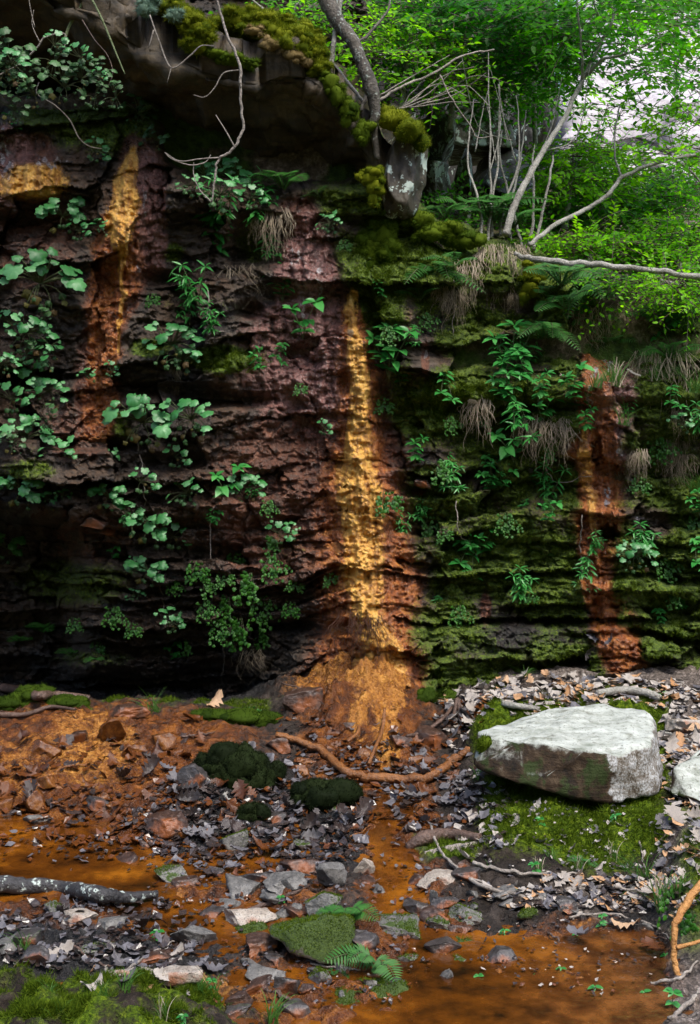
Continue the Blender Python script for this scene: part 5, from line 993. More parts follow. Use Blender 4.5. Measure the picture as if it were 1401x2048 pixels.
def make_creeper(seed, n=4, L0=.8):
    def f():
        r = random.Random(seed); root = empty('creeping_plant'); g = MB(); st = MB()
        for k in range(n):
            x = r.uniform(-.35, .35); q = smooth_path([(x * .3, 0, .3), (x * .8, -.08, 0), (x + r.uniform(-.15, .15), -.06, -r.uniform(.2, .6) * L0)], 5); st.tube(q, [.006, .004], 3)
            for j in range(2, len(q), 2 if len(q) < 9 else 1):
                for t in range(r.choice((1, 2, 3))):
                    a = r.uniform(0, 6.28); round_leaf(g, Vector(q[j]) + Vector((math.cos(a) * .09, -r.uniform(.02, .1), math.sin(a) * .09)), Vector((math.cos(a), -.2, math.sin(a))), Vector((0, -1, .6)), r.uniform(.028, .062), 0, lobes=3, cup=.2, depth=.2, rr=r)
        g.build('foliage', LF['creeper'], root); st.build('stalks', BK['stem'], root); return root
    return f
def make_roots(seed, n=60, wid=.5, mat='drygrass', curl=.12):
    def f():
        r = random.Random(seed); g = MB()
        for k in range(n):
            x = r.uniform(-wid, wid); L = r.uniform(.35, 1.0) * (1 - .5 * (x / wid) ** 2); p = [(x * .8, r.uniform(-.05, .05), r.uniform(-.05, .15))]
            x0 = x
            for t in range(1, 5): x0 += r.gauss(0, curl) * .5; p.append((x0, -r.uniform(.02, .16), -L * t / 4 + (.1 * r.random() if t == 4 else 0)))
            q = smooth_path(p, 4); w = r.uniform(.003, .008); ribbon(g, q, w, (1, .3, 0)); ribbon(g, q, w, (.2, 1, 0))
        o = g.build('root_mat', LF[mat] if mat in LF else BK[mat]); return o
    return f

rosettes = Stamp([make_rosette(1, 13, 10), make_rosette(2, 10, 12), make_rosette(3, 8, 6), make_rosette(4, 12, 5), make_rosette(5, 6, 8), make_rosette(6, 9, 14)])
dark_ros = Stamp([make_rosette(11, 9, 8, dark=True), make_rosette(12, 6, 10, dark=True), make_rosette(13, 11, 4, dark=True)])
herbs = Stamp([make_herb(1), make_herb(2, nst=3), make_herb(3, hang=True), make_herb(4, broad=True, nst=2), make_herb(5, nst=2)])
slims = Stamp([make_herb(21, True, nst=4), make_herb(22, True, nst=5), make_herb(23, True, hang=True, nst=4)])
broads = Stamp([make_herb(31, broad=True, nst=1), make_herb(32, broad=True, nst=2), make_herb(33, broad=True, hang=True, nst=2)])
ferns = Stamp([make_fern(1, 5), make_fern(2, 7), make_fern(3, 4, 1.2), make_fern(4, 9, 1.1, .6)])
grasses = Stamp([make_grass(1, 34), make_grass(2, 26, .6, 1.1), make_grass(3, 44, .5, 1.0, .35)])
creepers = Stamp([make_creeper(1), make_creeper(2, 5), make_creeper(3, 4, .6)])
r_ = random.Random(5)
def put(stamp, kind, cat, group, spots, out=-.015, surf='wall', extras=(), i=None):
    for s in spots:
        u, v, w = s[:3]; var = s[3] if len(s) > 3 else i; lab = s[4] if len(s) > 4 else None
        if surf == 'wall': p, n = Wp(u, v); p = p + Vector((0, out, 0))
        elif surf == 'ground': p = Gp(u, min(v, 2046)); p.z -= .004
        elif surf == 'hill': p = Hp(u, v)
        else: p = P(u, v, surf)
        o = stamp.get(var); k = w * (p.y - CY) / FPX
        place(o, p, k, (r_.uniform(-.12, .12), r_.uniform(-.25, .25), r_.uniform(-.5, .5)))
        size = 'large ' if w > 105 else 'small ' if w < 58 else ''
        tag(o, lab or label_for(size + kind, u, v, extras), cat, group)
ALUM = [(90, 552, 155, 0), (62, 655, 95, 1), (98, 690, 60, 2), (66, 742, 120, 3), (100, 775, 80, 1), (30, 790, 80, 4), (62, 862, 105, 0), (132, 895, 80, 5), (92, 712, 70, 2), (28, 640, 60, 4), (58, 970, 105, 3), (98, 990, 50, 2), (22, 1085, 80, 3), (292, 830, 140, 0), (385, 825, 110, 1), (345, 680, 110, 1), (372, 712, 70, 5), (225, 985, 75, 3), (285, 955, 65, 4), (262, 1022, 85, 2), (312, 1042, 110, 3), (348, 1062, 70, 4), (378, 975, 75, 5), (485, 960, 75, 1),
        (305, 1130, 85, 3), (268, 1122, 45, 4), (338, 1222, 60, 2), (340, 1238, 50, 4), (275, 1180, 40, 5), (130, 425, 100, 3), (160, 460, 55, 4), (205, 455, 50, 2), (470, 355, 100, 0), (445, 385, 90, 5), (500, 395, 60, 4), (555, 1055, 60, 4), (585, 1050, 45, 2), (648, 850, 40, 4), (195, 300, 60, 4), (180, 745, 40, 2), (228, 735, 40, 4), (222, 905, 45, 5), (352, 905, 60, 4), (1352, 838, 55, 2), (1262, 1098, 75, 1), (1245, 1085, 45, 5), (662, 445, 55, 5), (130, 985, 40, 2), (15, 720, 60, 1), (380, 370, 55, 5), (415, 350, 60, 4)]
put(rosettes, 'round leaved rosette plant', 'plant', 'round leaved rosette plants on the wall', ALUM, out=-.055, extras=('with scalloped leaves',))
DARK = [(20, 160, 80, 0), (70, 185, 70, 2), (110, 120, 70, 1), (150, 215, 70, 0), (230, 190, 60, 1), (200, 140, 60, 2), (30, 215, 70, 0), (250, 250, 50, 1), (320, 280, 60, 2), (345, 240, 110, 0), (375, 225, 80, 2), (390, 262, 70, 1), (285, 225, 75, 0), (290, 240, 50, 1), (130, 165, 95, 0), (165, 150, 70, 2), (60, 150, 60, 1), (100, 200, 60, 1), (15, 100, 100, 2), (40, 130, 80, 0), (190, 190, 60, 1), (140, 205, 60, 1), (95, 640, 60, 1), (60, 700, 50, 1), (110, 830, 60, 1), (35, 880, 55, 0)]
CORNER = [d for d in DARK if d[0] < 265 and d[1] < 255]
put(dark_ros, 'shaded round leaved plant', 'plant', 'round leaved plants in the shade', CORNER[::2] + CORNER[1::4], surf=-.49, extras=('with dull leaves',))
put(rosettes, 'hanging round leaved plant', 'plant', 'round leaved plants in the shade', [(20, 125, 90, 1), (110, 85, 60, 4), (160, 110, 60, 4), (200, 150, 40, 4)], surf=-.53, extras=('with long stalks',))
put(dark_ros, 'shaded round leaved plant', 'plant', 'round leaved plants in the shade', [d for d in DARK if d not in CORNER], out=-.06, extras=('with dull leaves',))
put(herbs, 'leafy green herb', 'herb', 'leafy herbs on the wall', [(440, 500, 100, 0), (605, 660, 110, 3), (565, 590, 80, 1), (568, 680, 50, 2), (780, 740, 115, 1), (800, 760, 70, 3), (885, 735, 75, 2), (765, 590, 45, 0), (830, 918, 70, 4), (890, 955, 75, 0), (945, 1068, 85, 2), (958, 1098, 80, 3), (1040, 680, 85, 1), (1020, 740, 120, 1), (995, 770, 95, 4), (1055, 760, 85, 0), (1010, 800, 80, 1), (1135, 785, 90, 3), (1150, 810, 70, 1), (1075, 790, 75, 4), (1092, 1035, 65, 3), (1062, 960, 60, 0), (1150, 650, 70, 4), (1180, 660, 70, 0), (1385, 1065, 80, 2), (1362, 1210, 55, 4), (1320, 1242, 45, 0), (1170, 855, 65, 4), (232, 1112, 40, 3), (355, 1308, 55, 3), (510, 990, 40, 1), (520, 735, 60, 4), (430, 1045, 40, 1), (1300, 1110, 40, 0), (1395, 1020, 60, 1), (925, 1035, 60, 2), (1110, 700, 60, 1)], extras=('with pointed leaves',))
put(slims, 'narrow leaved herb', 'herb', 'narrow leaved herbs on the wall', [(500, 440, 130, 1), (460, 430, 110, 0), (530, 455, 90, 2), (400, 600, 110, 0), (385, 580, 90, 2), (425, 660, 80, 1), (455, 470, 80, 0), (1030, 790, 100, 2), (1000, 730, 90, 0), (1060, 720, 80, 0)], extras=('in a bushy clump',))
put(broads, 'broad leaved sprig', 'herb', 'broad leaved sprigs on the wall', [(452, 985, 95, 1), (1022, 905, 110, 1), (40, 260, 60, 0), (225, 55, 50, 0), (1150, 790, 70, 0)], out=-.03)
put(ferns, 'green fern', 'fern', 'ferns on the wall and the rim', [(570, 380, 130, 1, 'leafy dark fern right below the black hollow'), (545, 345, 80, 0, 'small upright fern at the foot of the black hollow'), (865, 570, 150, 3, 'wide fern hanging from the rim left of the root mat'), (905, 535, 110, 2, 'fern tucked against the left side of the root mat'), (840, 600, 90, 0), (1120, 570, 150, 1, 'tall fern on the rim right of the root mat'), (1165, 605, 140, 3, 'drooping fern on the rim right of the tall fern'), (1090, 590, 80, 0), (1335, 650, 160, 1, 'broad fern in front of the grassy rim'), (1385, 680, 130, 2, 'fern at the right edge below the pale lichen'), (1300, 640, 110, 0), (1395, 640, 120, 3), (90, 1262, 70, 1, 'small bright fern in the dark undercut at left'), (40, 1278, 48, 0, 'tiny fern near the left edge of the undercut'), (145, 1308, 60, 2), (190, 1320, 40, 0), (640, 395, 60, 0)])
put(ferns, 'green fern', 'fern', 'ferns on the wall and the rim', [(985, 450, 190, 1, 'large fern standing on the rim behind the root mat'), (1030, 455, 150, 0, 'fern at the feet of the pale saplings'), (930, 430, 130, 2, 'fern on the slope right of the lichened boulder'), (890, 440, 110, 0, 'fern close beside the lichened boulder')], surf=.35)
put(ferns, 'near stream fern', 'fern', 'ferns by the stream', [(700, 1838, 130, 1, 'bright fern growing behind the mossy wedge rock'), (745, 1930, 150, 0, 'bright fern between the wedge rock and the moss domed stone'), (672, 1950, 70, 2, 'thin upright fern in front of the wedge rock'), (1320, 1395, 50, 1, 'small fern behind the white boulder'), (1165, 1725, 60, 2, 'small fern on the mossy bank')], surf='ground')
put(grasses, 'grass tuft', 'grass', 'grass tufts', [(1290, 710, 150, 2), (1245, 850, 110, 1), (1335, 905, 130, 2), (1392, 985, 130, 1), (1310, 760, 120, 2), (1215, 690, 90, 1), (1110, 900, 60, 1), (1060, 1100, 110, 1), (1100, 1110, 90, 0), (1280, 600, 90, 2), (1345, 730, 110, 2), (1180, 780, 60, 1), (1040, 840, 80, 2)])
put(grasses, 'grass tuft', 'grass', 'grass tufts', [(310, 1425, 110, 1), (1050, 1355, 70, 0), (1295, 1770, 170, 1), (1330, 1820, 180, 2), (1260, 1745, 100, 1), (1360, 1790, 120, 0), (400, 1985, 110, 0), (430, 2000, 140, 1), (250, 1985, 130, 0), (210, 1995, 100, 1), (545, 2046, 170, 0), (100, 1985, 70, 1), (50, 1905, 110, 1), (960, 1560, 90, 0), (1105, 1720, 80, 1), (470, 2030, 100, 2), (330, 2040, 120, 2), (120, 2040, 120, 1), (1230, 1720, 100, 2), (1160, 1745, 90, 2), (1080, 1745, 80, 2), (980, 1740, 60, 0)], surf='ground', extras=('with arching blades',))
put(creepers, 'small trailing creeper', 'creeper', 'small trailing creepers on the wall', [(500, 1170, 95, 0), (520, 1215, 90, 1), (455, 1212, 80, 0), (400, 1140, 75, 2), (545, 1130, 70, 1), (485, 1260, 95, 0), (585, 1215, 55, 2), (440, 1255, 70, 1), (590, 1165, 50, 2), (270, 1255, 50, 2), (545, 1085, 60, 0), (475, 1115, 60, 2), (660, 1155, 45, 2), (535, 1010, 45, 1), (420, 1170, 60, 0), (155, 1245, 50, 2), (230, 1225, 60, 1), (200, 1290, 50, 2), (380, 1290, 45, 0), (850, 640, 50, 1), (690, 490, 40, 2), (310, 600, 45, 2), (600, 775, 40, 2), (415, 1215, 60, 1), (1060, 1190, 40, 2), (530, 1270, 60, 0), (350, 1165, 50, 1), (450, 1155, 55, 2)], out=-.03, extras=('with tiny leaves',))
put(creepers, 'creeper', 'creeper', 'small creepers on the ground', [(500, 1425, 60, 2, 'patch of bright little leaves on the mossy hump at the wall foot'), (1340, 1800, 120, 1, 'creeper tangled behind the arching orange root'), (1380, 1850, 110, 0, 'creeper at the right edge behind the orange root')], surf='ground')
seed_spots = [(565, 1805, 40), (318, 1875, 60), (1075, 1745, 55), (1055, 1900, 40), (1065, 1960, 50), (1180, 1980, 55), (960, 1960, 50), (1120, 1940, 40), (1270, 1895, 45), (1320, 1915, 45), (1345, 2010, 90), (1280, 1990, 50), (955, 2000, 50), (1000, 1865, 40), (730, 2030, 40), (1210, 1610, 55), (1090, 1650, 45), (1225, 1640, 45), (1185, 2046, 60), (1030, 2046, 40), (430, 1975, 60), (370, 2035, 50), (1200, 1845, 50), (1145, 1875, 45), (1250, 1960, 35), (1015, 1780, 36)]
put(Stamp([make_herb(41, broad=True, nst=1), make_herb(42, nst=1)]), 'little green seedling', 'seedling', 'seedlings in the mud and the pool', seed_spots, surf='ground', extras=('on a thin stalk',))
rm = Stamp([make_roots(1, 90, .42), make_roots(2, 60, .3), make_roots(3, 80, .55), make_roots(4, 40, .5, 'drygrass', .3)])
for u, v, w, i, lab in [(1000, 505, 135, 0, 'big mat of pale roots hanging off the rim below the saplings'), (975, 500, 95, 1, 'narrow bundle of pale roots at the left of the big root mat'), (1035, 500, 90, 1, 'narrow bundle of pale roots at the right of the big root mat'), (908, 585, 95, 1, 'root strands hanging under the rim fern'), (545, 430, 105, 0, 'dry grass roots hanging under the bushy herb'), (480, 540, 90, 3, 'tangle of pale dead stems below the bushy herb'), (1325, 720, 130, 2, 'broad fringe of pale roots below the grassy rim'), (1370, 735, 100, 0, 'fringe of pale roots at the right edge'), (1285, 740, 80, 3, 'loose root fringe left of the broad one'),
                         (1095, 850, 110, 2, 'fringe of roots under the leafy herbs right of the moss ledge'), (1060, 855, 90, 0, 'root strands below the lowest leafy herbs'), (1160, 650, 90, 3, 'dead grass hanging over the head of the right rust streak'), (1185, 620, 90, 2, 'pale dead grass on the rim below the fern'), (1235, 640, 80, 3, 'wisps of dead grass on the steep grassy slope'), (1025, 590, 45, 1, 'thin roots hanging below the big root mat'), (500, 1300, 70, 3, 'tangle of pale rootlets below the creepers'), (1240, 950, 70, 1, 'pale root strands under the grass tuft at the right'), (1335, 950, 80, 0, 'dry blades hanging below the dark green grass tuft'), (350, 740, 60, 1, 'dry leaf stalks hanging under the middle rosettes'), (700, 660, 20, 1, 'few thin roots beside the ochre streak')]:
    o = rm.get(i); p, n = Wp(u, v); place(o, p + Vector((0, -.02, 0)), w * (p.y - CY) / FPX, (0, r_.uniform(-.1, .1), r_.uniform(-.4, .4))); tag(o, lab, 'roots', 'hanging root mats')
rr2 = random.Random(77)
clr = lambda l: [q for q in l if not (1148 < q[0] < 1250 and q[1] > 690)]
put(grasses, 'grass tuft', 'grass', 'grass tufts', clr([(rr2.uniform(1060, 1420), rr2.uniform(530, 600), rr2.uniform(60, 120)) for _ in range(16)]), surf='hill', extras=('on the slope behind the rim',))
put(ferns, 'green fern', 'fern', 'ferns on the wall and the rim', [(rr2.uniform(1080, 1420), rr2.uniform(530, 600), rr2.uniform(80, 140)) for _ in range(8)], surf='hill')
put(grasses, 'grass tuft', 'grass', 'grass tufts', [(rr2.uniform(1170, 1410), rr2.uniform(590, 800), rr2.uniform(70, 150)) for _ in range(22)], extras=('on the steep grassy slope',))
put(ferns, 'green fern', 'fern', 'ferns on the wall and the rim', [(rr2.uniform(1080, 1410), rr2.uniform(560, 720), rr2.uniform(80, 140)) for _ in range(10)])
put(slims, 'narrow leaved herb', 'herb', 'narrow leaved herbs on the wall', [(rr2.uniform(780, 1400), rr2.uniform(640, 1200), rr2.uniform(50, 90)) for _ in range(16)])
put(creepers, 'small trailing creeper', 'creeper', 'small trailing creepers on the wall', clr([(rr2.uniform(760, 1400), rr2.uniform(620, 1260), rr2.uniform(40, 80)) for _ in range(20)]), out=-.03, extras=('with tiny leaves',))
put(herbs, 'leafy green herb', 'herb', 'leafy herbs on the wall', clr([(rr2.uniform(960, 1400), rr2.uniform(640, 1000), rr2.uniform(50, 85)) for _ in range(14)]), extras=('with pointed leaves',))
for k in range(14):
    u, v = rr2.choice((rr2.uniform(780, 1140), rr2.uniform(1250, 1410))), 0; v = rim(np.array([u]))[0] + rr2.uniform(10, 330) * (1 if u > 950 else .5); o = rm.get(rr2.choice((0, 1, 3, 1))); p, n = Wp(u, v); place(o, p + Vector((0, -.015, 0)), rr2.uniform(55, 110) * (p.y - CY) / FPX, (0, rr2.uniform(-.1, .1), rr2.uniform(-.4, .4)))
    tag(o, label_for('thin fringe of pale hanging roots', u, v, ('with dead stems',)), 'roots', 'hanging root mats')
o = make_roots(9, 50, .35, 'red', .2)(); p, n = Wp(728, 1240); place(o, p + Vector((0, -.05, 0)), 115 * (p.y - CY) / FPX); tag(o, 'dark rusty rootlets hanging over the lower ochre streak', 'roots')
o = make_roots(10, 26, .35, 'red', .3)(); p, n = Wp(700, 1230); place(o, p + Vector((0, -.05, 0)), 120 * (p.y - CY) / FPX); tag(o, 'dark purple rootlets left of the lower ochre streak', 'roots')

# ------------------------------------------------------------------ trees of the slope
def sprays(m, spec, leaf, seed, mat=0, twig=None, flatness=.45):
    """Leaf sprays filling ellipsoids (u, v, half width, half height, y, half depth, count)."""
    r = np.random.default_rng(seed)
    for (u, v, a, b_, y, dd, n) in spec:
        c = np.array(P(u, v, y)); k = (y - CY) / FPX; rad = np.array([a * k, dd, b_ * k])
        for _ in range(int(n * 2.7)):
            q = r.normal(size=3); q *= r.uniform(.15, 1) ** .5 / np.linalg.norm(q); p = c + q * rad
            d = np.array([q[0] + r.normal() * .6, q[1] * .6 + r.normal() * .5 - .15, r.normal() * .25 - .08]); d /= np.linalg.norm(d)
            L = r.uniform(.10, .30); nl = int(r.integers(7, 15)); t = np.linspace(.1, 1, nl)
            up = np.array([r.normal() * flatness, -.35 + r.normal() * flatness, 1.0]); up /= np.linalg.norm(up); s = np.cross(d, up); s /= np.linalg.norm(s)
            pts = p + d * (t * L)[:, None] + np.array([0, 0, -.12]) * (t ** 2 * L)[:, None]
            sg = np.where(np.arange(nl) % 2, 1, -1)[:, None]
            dirn = s * sg * .85 + d * .55 + r.normal(size=(nl, 3)) * .2
            nr = up + r.normal(size=(nl, 3)) * .35; le = leaf * r.uniform(.6, 1.15, nl)
            leaf_batch(m, pts, dirn, nr, le, le * .27, .05, .12, mat)
            if twig is not None: twig.tube(np.stack([p - d * .05, pts[nl // 2], pts[-1]]), [.002, .0012], 3)
def tree(name, label, cat, stems, crown, leaf, lmat, seed, bark='grey', group=None, forks=(), flatness=.45):
    """stems: [(path of (u, v, y), radii)]; the first is the trunk and the thing itself, the others are its limbs."""
    m = MB(); q = smooth_path(ppts(stems[0][0]), 8); q = q + .005 * np.stack([fbm(np.arange(len(q)) * .3 + seed + 7 * k, np.zeros(len(q)) + k, o=2) for k in range(3)], 1)
    m.tube(q, stems[0][1], 9, jitter=.05); root = m.build(name, BK[bark])
    tag(root, label, cat, group)
    for p_, rr in stems[1:]:
        b = MB(); q = smooth_path(ppts(p_), 6); q = q + .004 * np.stack([fbm(np.arange(len(q)) * .4 + seed + 7 * k + p_[0][0], np.zeros(len(q)) + k, o=2) for k in range(3)], 1); b.tube(q, rr, 6, jitter=.05); b.build('limb', BK[bark], root)
    if crown:
        c = MB(); tw = MB(); sprays(c, crown, leaf, seed, 0, tw, flatness); o = c.build('crown', LF[lmat], root); tw.build('twigs', BK['brown'], root)
    return root
tree('leaning_tree', 'dark gnarled tree growing out over the end of the overhang', 'tree', [([(628, -60, -.1), (668, 30, -.12), (705, 80, -.14), (722, 120, -.15), (742, 172, -.16), (750, 215, -.16), (748, 270, -.15), (757, 318, -.14)], [.034, .03, .027, .024, .030, .022, .016, .010]),
     ([(742, 175, -.16), (730, 200, -.17), (722, 222, -.18)], [.012, .006]), ([(688, 95, -.13), (730, 75, -.1), (770, 30, -.05), (785, -10, 0)], [.008, .006, .004]), ([(668, 40, -.12), (674, -20, -.1)], [.012, .01])],
     [(690, 20, 70, 40, .3, .3, 14), (590, 60, 70, 34, .3, .2, 14), (740, 110, 50, 40, .3, .2, 12)], .03, 'bright', 3, 'trunk')
tree('sapling', 'pale bare stem leaning on the mossy slab end left of the gnarled tree', 'sapling', [([(655, 150, -.12), (664, 118, -.12), (670, 70, -.12), (680, 10, -.1), (688, -40, -.1)], [.012, .010, .008]), ([(640, 90, -.05), (660, 120, -.05), (700, 170, -.08), (728, 205, -.1)], [.009, .008])], [], .03, 'bright', 4)
tree('sapling', 'thin bare twigged shrub behind the mossy slab top', 'shrub', [([(575, 60, .3), (590, 20, .3), (610, -30, .3)], [.006, .004]), ([(560, 50, .3), (530, 20, .3), (505, 0, .3), (480, -30, .3)], [.006, .005]), ([(578, 55, .3), (610, 25, .3), (650, -10, .3)], [.004, .003])], [(560, 10, 60, 30, .5, .2, 6), (620, 30, 50, 30, .5, .2, 8)], .03, 'mid', 5)
tree('sapling', 'forked pale sapling with a smooth leaning trunk right of the root mat', 'sapling', [([(1012, 470, .12), (1030, 410, .16), (1062, 345, .22), (1098, 285, .3), (1135, 225, .38), (1165, 160, .45), (1190, 110, .5), (1225, 40, .5), (1250, -40, .5)], [.016, .0145, .013, .0115, .010, .0085, .006, .004]),
     ([(1165, 160, .45), (1165, 120, .4), (1160, 60, .35), (1152, -20, .3)], [.007, .004]), ([(1175, 150, .45), (1205, 120, .4), (1260, 105, .35), (1330, 70, .3)], [.009, .006, .003]), ([(1205, 55, .5), (1190, 10, .45), (1180, -30, .4)], [.005, .003])],
     [(1250, 40, 130, 60, .6, .5, 30), (1170, 30, 110, 60, .6, .5, 36), (1340, 140, 80, 60, .6, .4, 13), (1130, 110, 80, 50, .7, .4, 22), (1230, 170, 60, 50, .6, .3, 6)], .042, 'mid', 6)
tree('sapling', 'curved pale sapling bending right from the rim', 'sapling', [([(1060, 490, .1), (1110, 450, .2), (1170, 420, .3), (1215, 390, .35), (1245, 355, .4), (1300, 330, .4), (1360, 315, .4), (1440, 300, .4)], [.010, .010, .009, .008, .006]), ([(1245, 355, .4), (1232, 320, .4), (1230, 270, .42), (1240, 210, .45)], [.005, .003]), ([(1360, 325, .4), (1390, 350, .4), (1410, 380, .4)], [.005, .004])],
     [(1350, 320, 80, 36, .6, .4, 20), (1260, 240, 60, 50, .7, .3, 6), (1385, 220, 50, 60, .6, .3, 12)], .036, 'bright', 7)
for k, (x0, x1, top, y0, lab) in enumerate([(972, 985, 145, .25, 'thin bare stem rising straight from the root mat'), (985, 1000, 200, .3, 'thin pale stem just right of the straightest bare stem'), (962, 940, 240, .22, 'thin bare stem leaning left from the root mat'), (1000, 1042, 230, .32, 'slender stem bent towards the brown boulder'), (1058, 1070, 330, .3, 'slender stem right of the forked sapling'), (1020, 1045, 260, .4, 'slender stem rising behind the forked sapling'), (1068, 1110, 360, .25, 'short slanting stem in the low shrubs'), (1045, 1005, 300, .45, 'slender crooked stem before the dark gap')]):
    tree('sapling', lab, 'sapling', [([(x0, 500, y0), (x0 + (x1 - x0) * .3 + 6 * (-1) ** k, 420, y0 + .05), (x1 - 4, 320, y0 + .1), (x1 + 8 * (k % 3 - 1), top - 40, y0 + .15)], [.008, .006, .0045, .002]), ([(x0 + (x1 - x0) * .5, 350 - 23 * (k % 4), y0 + .08), (x1 + (14 + 5 * k) * (-1) ** k, 270 - 20 * (k % 3), y0 + .1), (x1 + (18 + 9 * k) * (-1) ** k, 210 - 14 * k, y0 + .1)], [.0035, .0012])], [], .03, 'mid', 20 + k, group='bare saplings on the rim')
tree('dead_shrub', 'bare bleached shrub with many crossing twigs in front of the grey boulders', 'shrub', [([(760, 200, .1), (800, 175, .15), (860, 150, .2), (930, 110, .25), (990, 100, .3)], [.006, .005, .003])] + [([(760 + 12 * k, 190 + (k * 37) % 40, .1 + .05 * k), (830 + 14 * k, 150 + (k * 53) % 70, .2 + .03 * k), (900 + 12 * k, 110 + (k * 71) % 130, .25)], [.0035, .0025, .0015]) for k in range(9)] + [([(880, 150, .2), (905, 200, .2), (940, 250, .22), (955, 275, .22), (985, 272, .22)], [.004, .003, .002]), ([(850, 160, .2), (820, 190, .2), (800, 230, .2)], [.003, .002])], [], .03, 'mid', 30, 'twig')
for k, (lab, cr, lm_, leaf, stem) in enumerate([
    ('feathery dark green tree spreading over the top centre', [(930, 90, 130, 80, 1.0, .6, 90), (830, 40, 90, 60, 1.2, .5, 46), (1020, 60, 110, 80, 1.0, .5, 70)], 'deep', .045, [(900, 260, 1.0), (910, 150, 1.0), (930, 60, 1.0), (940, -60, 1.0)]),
    ('bright leaved shrub growing between gnarled tree and grey boulders', [(830, 110, 70, 50, .8, .3, 34), (790, 70, 60, 40, .8, .3, 24), (890, 180, 60, 40, .8, .3, 22), (800, 180, 30, 30, .8, .2, 8)], 'bright', .034, [(800, 300, .6), (805, 200, .7), (815, 120, .8), (820, 40, .8)]),
    ('green tree with hanging sprays above the forked sapling', [(1040, 140, 90, 60, 1.6, .5, 50), (1000, 190, 70, 40, 1.5, .4, 26), (1090, 50, 80, 60, 1.8, .5, 40), (1010, 20, 120, 40, 1.8, .5, 40)], 'mid', .042, [(1075, 400, 1.6), (1070, 250, 1.6), (1068, 120, 1.6), (1070, -40, 1.6)]),
    ('light green tree reaching in from the top right corner', [(1370, 30, 80, 40, 1.2, .5, 22), (1320, -20, 90, 36, 1.2, .4, 24), (1400, 130, 40, 60, 1.2, .4, 12), (1280, 10, 50, 30, 1.2, .4, 8)], 'bright', .05, [(1480, 420, 1.2), (1450, 250, 1.2), (1420, 120, 1.2), (1390, -20, 1.2)]),
    ('dense bright bush in front of the dark gap below the outcrop', [(1140, 315, 60, 34, 1.2, .4, 50), (1130, 370, 60, 40, 1.0, .4, 46), (1210, 360, 60, 40, 1.2, .4, 40)], 'bright', .036, [(1130, 460, .9), (1140, 380, 1.0), (1150, 300, 1.1)]),
    ('low spreading bush under the curved sapling', [(1180, 430, 90, 34, 1.4, .4, 60), (1260, 415, 80, 28, 1.5, .4, 44), (1100, 440, 60, 30, 1.2, .3, 34)], 'mid', .036, [(1200, 500, 1.2), (1205, 450, 1.3), (1215, 400, 1.4)]),
    ('bush of layered leaves at the right edge below the outcrop', [(1350, 390, 80, 34, 1.8, .5, 50), (1400, 340, 50, 40, 1.9, .5, 24), (1300, 370, 50, 22, 1.8, .4, 18)], 'mid', .036, [(1350, 480, 1.6), (1350, 420, 1.7), (1355, 340, 1.8)]),
    ('low green undergrowth shrub beside the fallen branch', [(1130, 490, 80, 24, .5, .3, 44), (1210, 490, 80, 26, .6, .3, 44), (1280, 480, 70, 28, .8, .3, 36)], 'bright', .030, [(1180, 530, .4), (1185, 500, .5), (1190, 470, .6)]),
    ('undergrowth shrub at the right edge above the fallen branch', [(1350, 470, 70, 34, .8, .3, 46), (1390, 520, 50, 34, .5, .3, 30), (1330, 510, 50, 20, .5, .2, 20)], 'bright', .030, [(1360, 570, .4), (1360, 520, .5), (1365, 450, .7)]),
    ('low shrub of the slope behind the large fern', [(900, 440, 60, 26, 1.0, .3, 24), (1000, 440, 60, 24, .9, .3, 22), (880, 400, 24, 20, 1.0, .2, 8)], 'mid', .03, [(930, 480, .6), (935, 450, .8), (940, 420, .9)]),
    ('leafy sprig hanging over the rim below the fallen branch', [(1330, 570, 70, 26, -.05, .15, 26), (1390, 590, 40, 30, -.05, .15, 18), (1250, 560, 50, 18, 0, .12, 16)], 'bright', .026, [(1400, 620, .2), (1370, 580, 0), (1320, 560, -.05)]),
    ('small tree glowing behind the forked sapling trunk', [(1185, 220, 40, 40, 2.6, .4, 7), (1230, 300, 40, 30, 2.6, .4, 8), (1140, 180, 40, 40, 2.6, .4, 7)], 'bright', .04, [(1190, 420, 2.4), (1195, 330, 2.5), (1200, 220, 2.6)]),
    ('shaded shrub on top of the dark rock wall', [(720, 30, 60, 40, 1.6, .4, 22), (780, 0, 70, 40, 1.6, .4, 26), (640, 10, 60, 30, 1.4, .4, 16)], 'mid', .036, [(740, 140, 1.4), (742, 80, 1.5), (750, 10, 1.6)])]):
    tree('understory_tree', lab, 'tree', [(stem, [.016, .012, .006])], cr, leaf, lm_, 40 + k, group='leafy trees and bushes on the slope')

# ------------------------------------------------------------------ fallen leaves
def oak_leaf(seed, curl=.25):
    r = random.Random(seed); st = [(0, .05), (.10, .10), (.2, .26), (.29, .15), (.42, .36), (.52, .18), (.64, .40), (.74, .20), (.85, .26), (1.0, .05)]
    V = []; kx_ = r.uniform(-curl, curl) * 2; ky = r.uniform(-curl, curl) * 3
    for k, (t, w) in enumerate(st):
        w *= r.uniform(.85, 1.15); z = curl * (t - .5) ** 2 * 2 + kx_ * (t - .5) * .3
        for sg in (-1, -.5, 0, .5, 1): V.append((sg * w + r.uniform(-.02, .02), t - .5 + (abs(sg) == 1) * .05, z + abs(sg * w) * ky * .8 + r.uniform(-.02, .02) + .05 * math.sin(sg * 3 + seed)))
    F_ = [(5 * i + j, 5 * i + j + 1, 5 * i + j + 6, 5 * i + j + 5) for i in range(len(st) - 1) for j in range(4)]
    m = MB(); m.add(V, F_); return m
LEAFMESH = {k: [oak_leaf(s + 10 * i, .15 + .12 * s).mesh('oak_leaf', DL[k]) for s in range(5)] for i, k in enumerate(DL)}
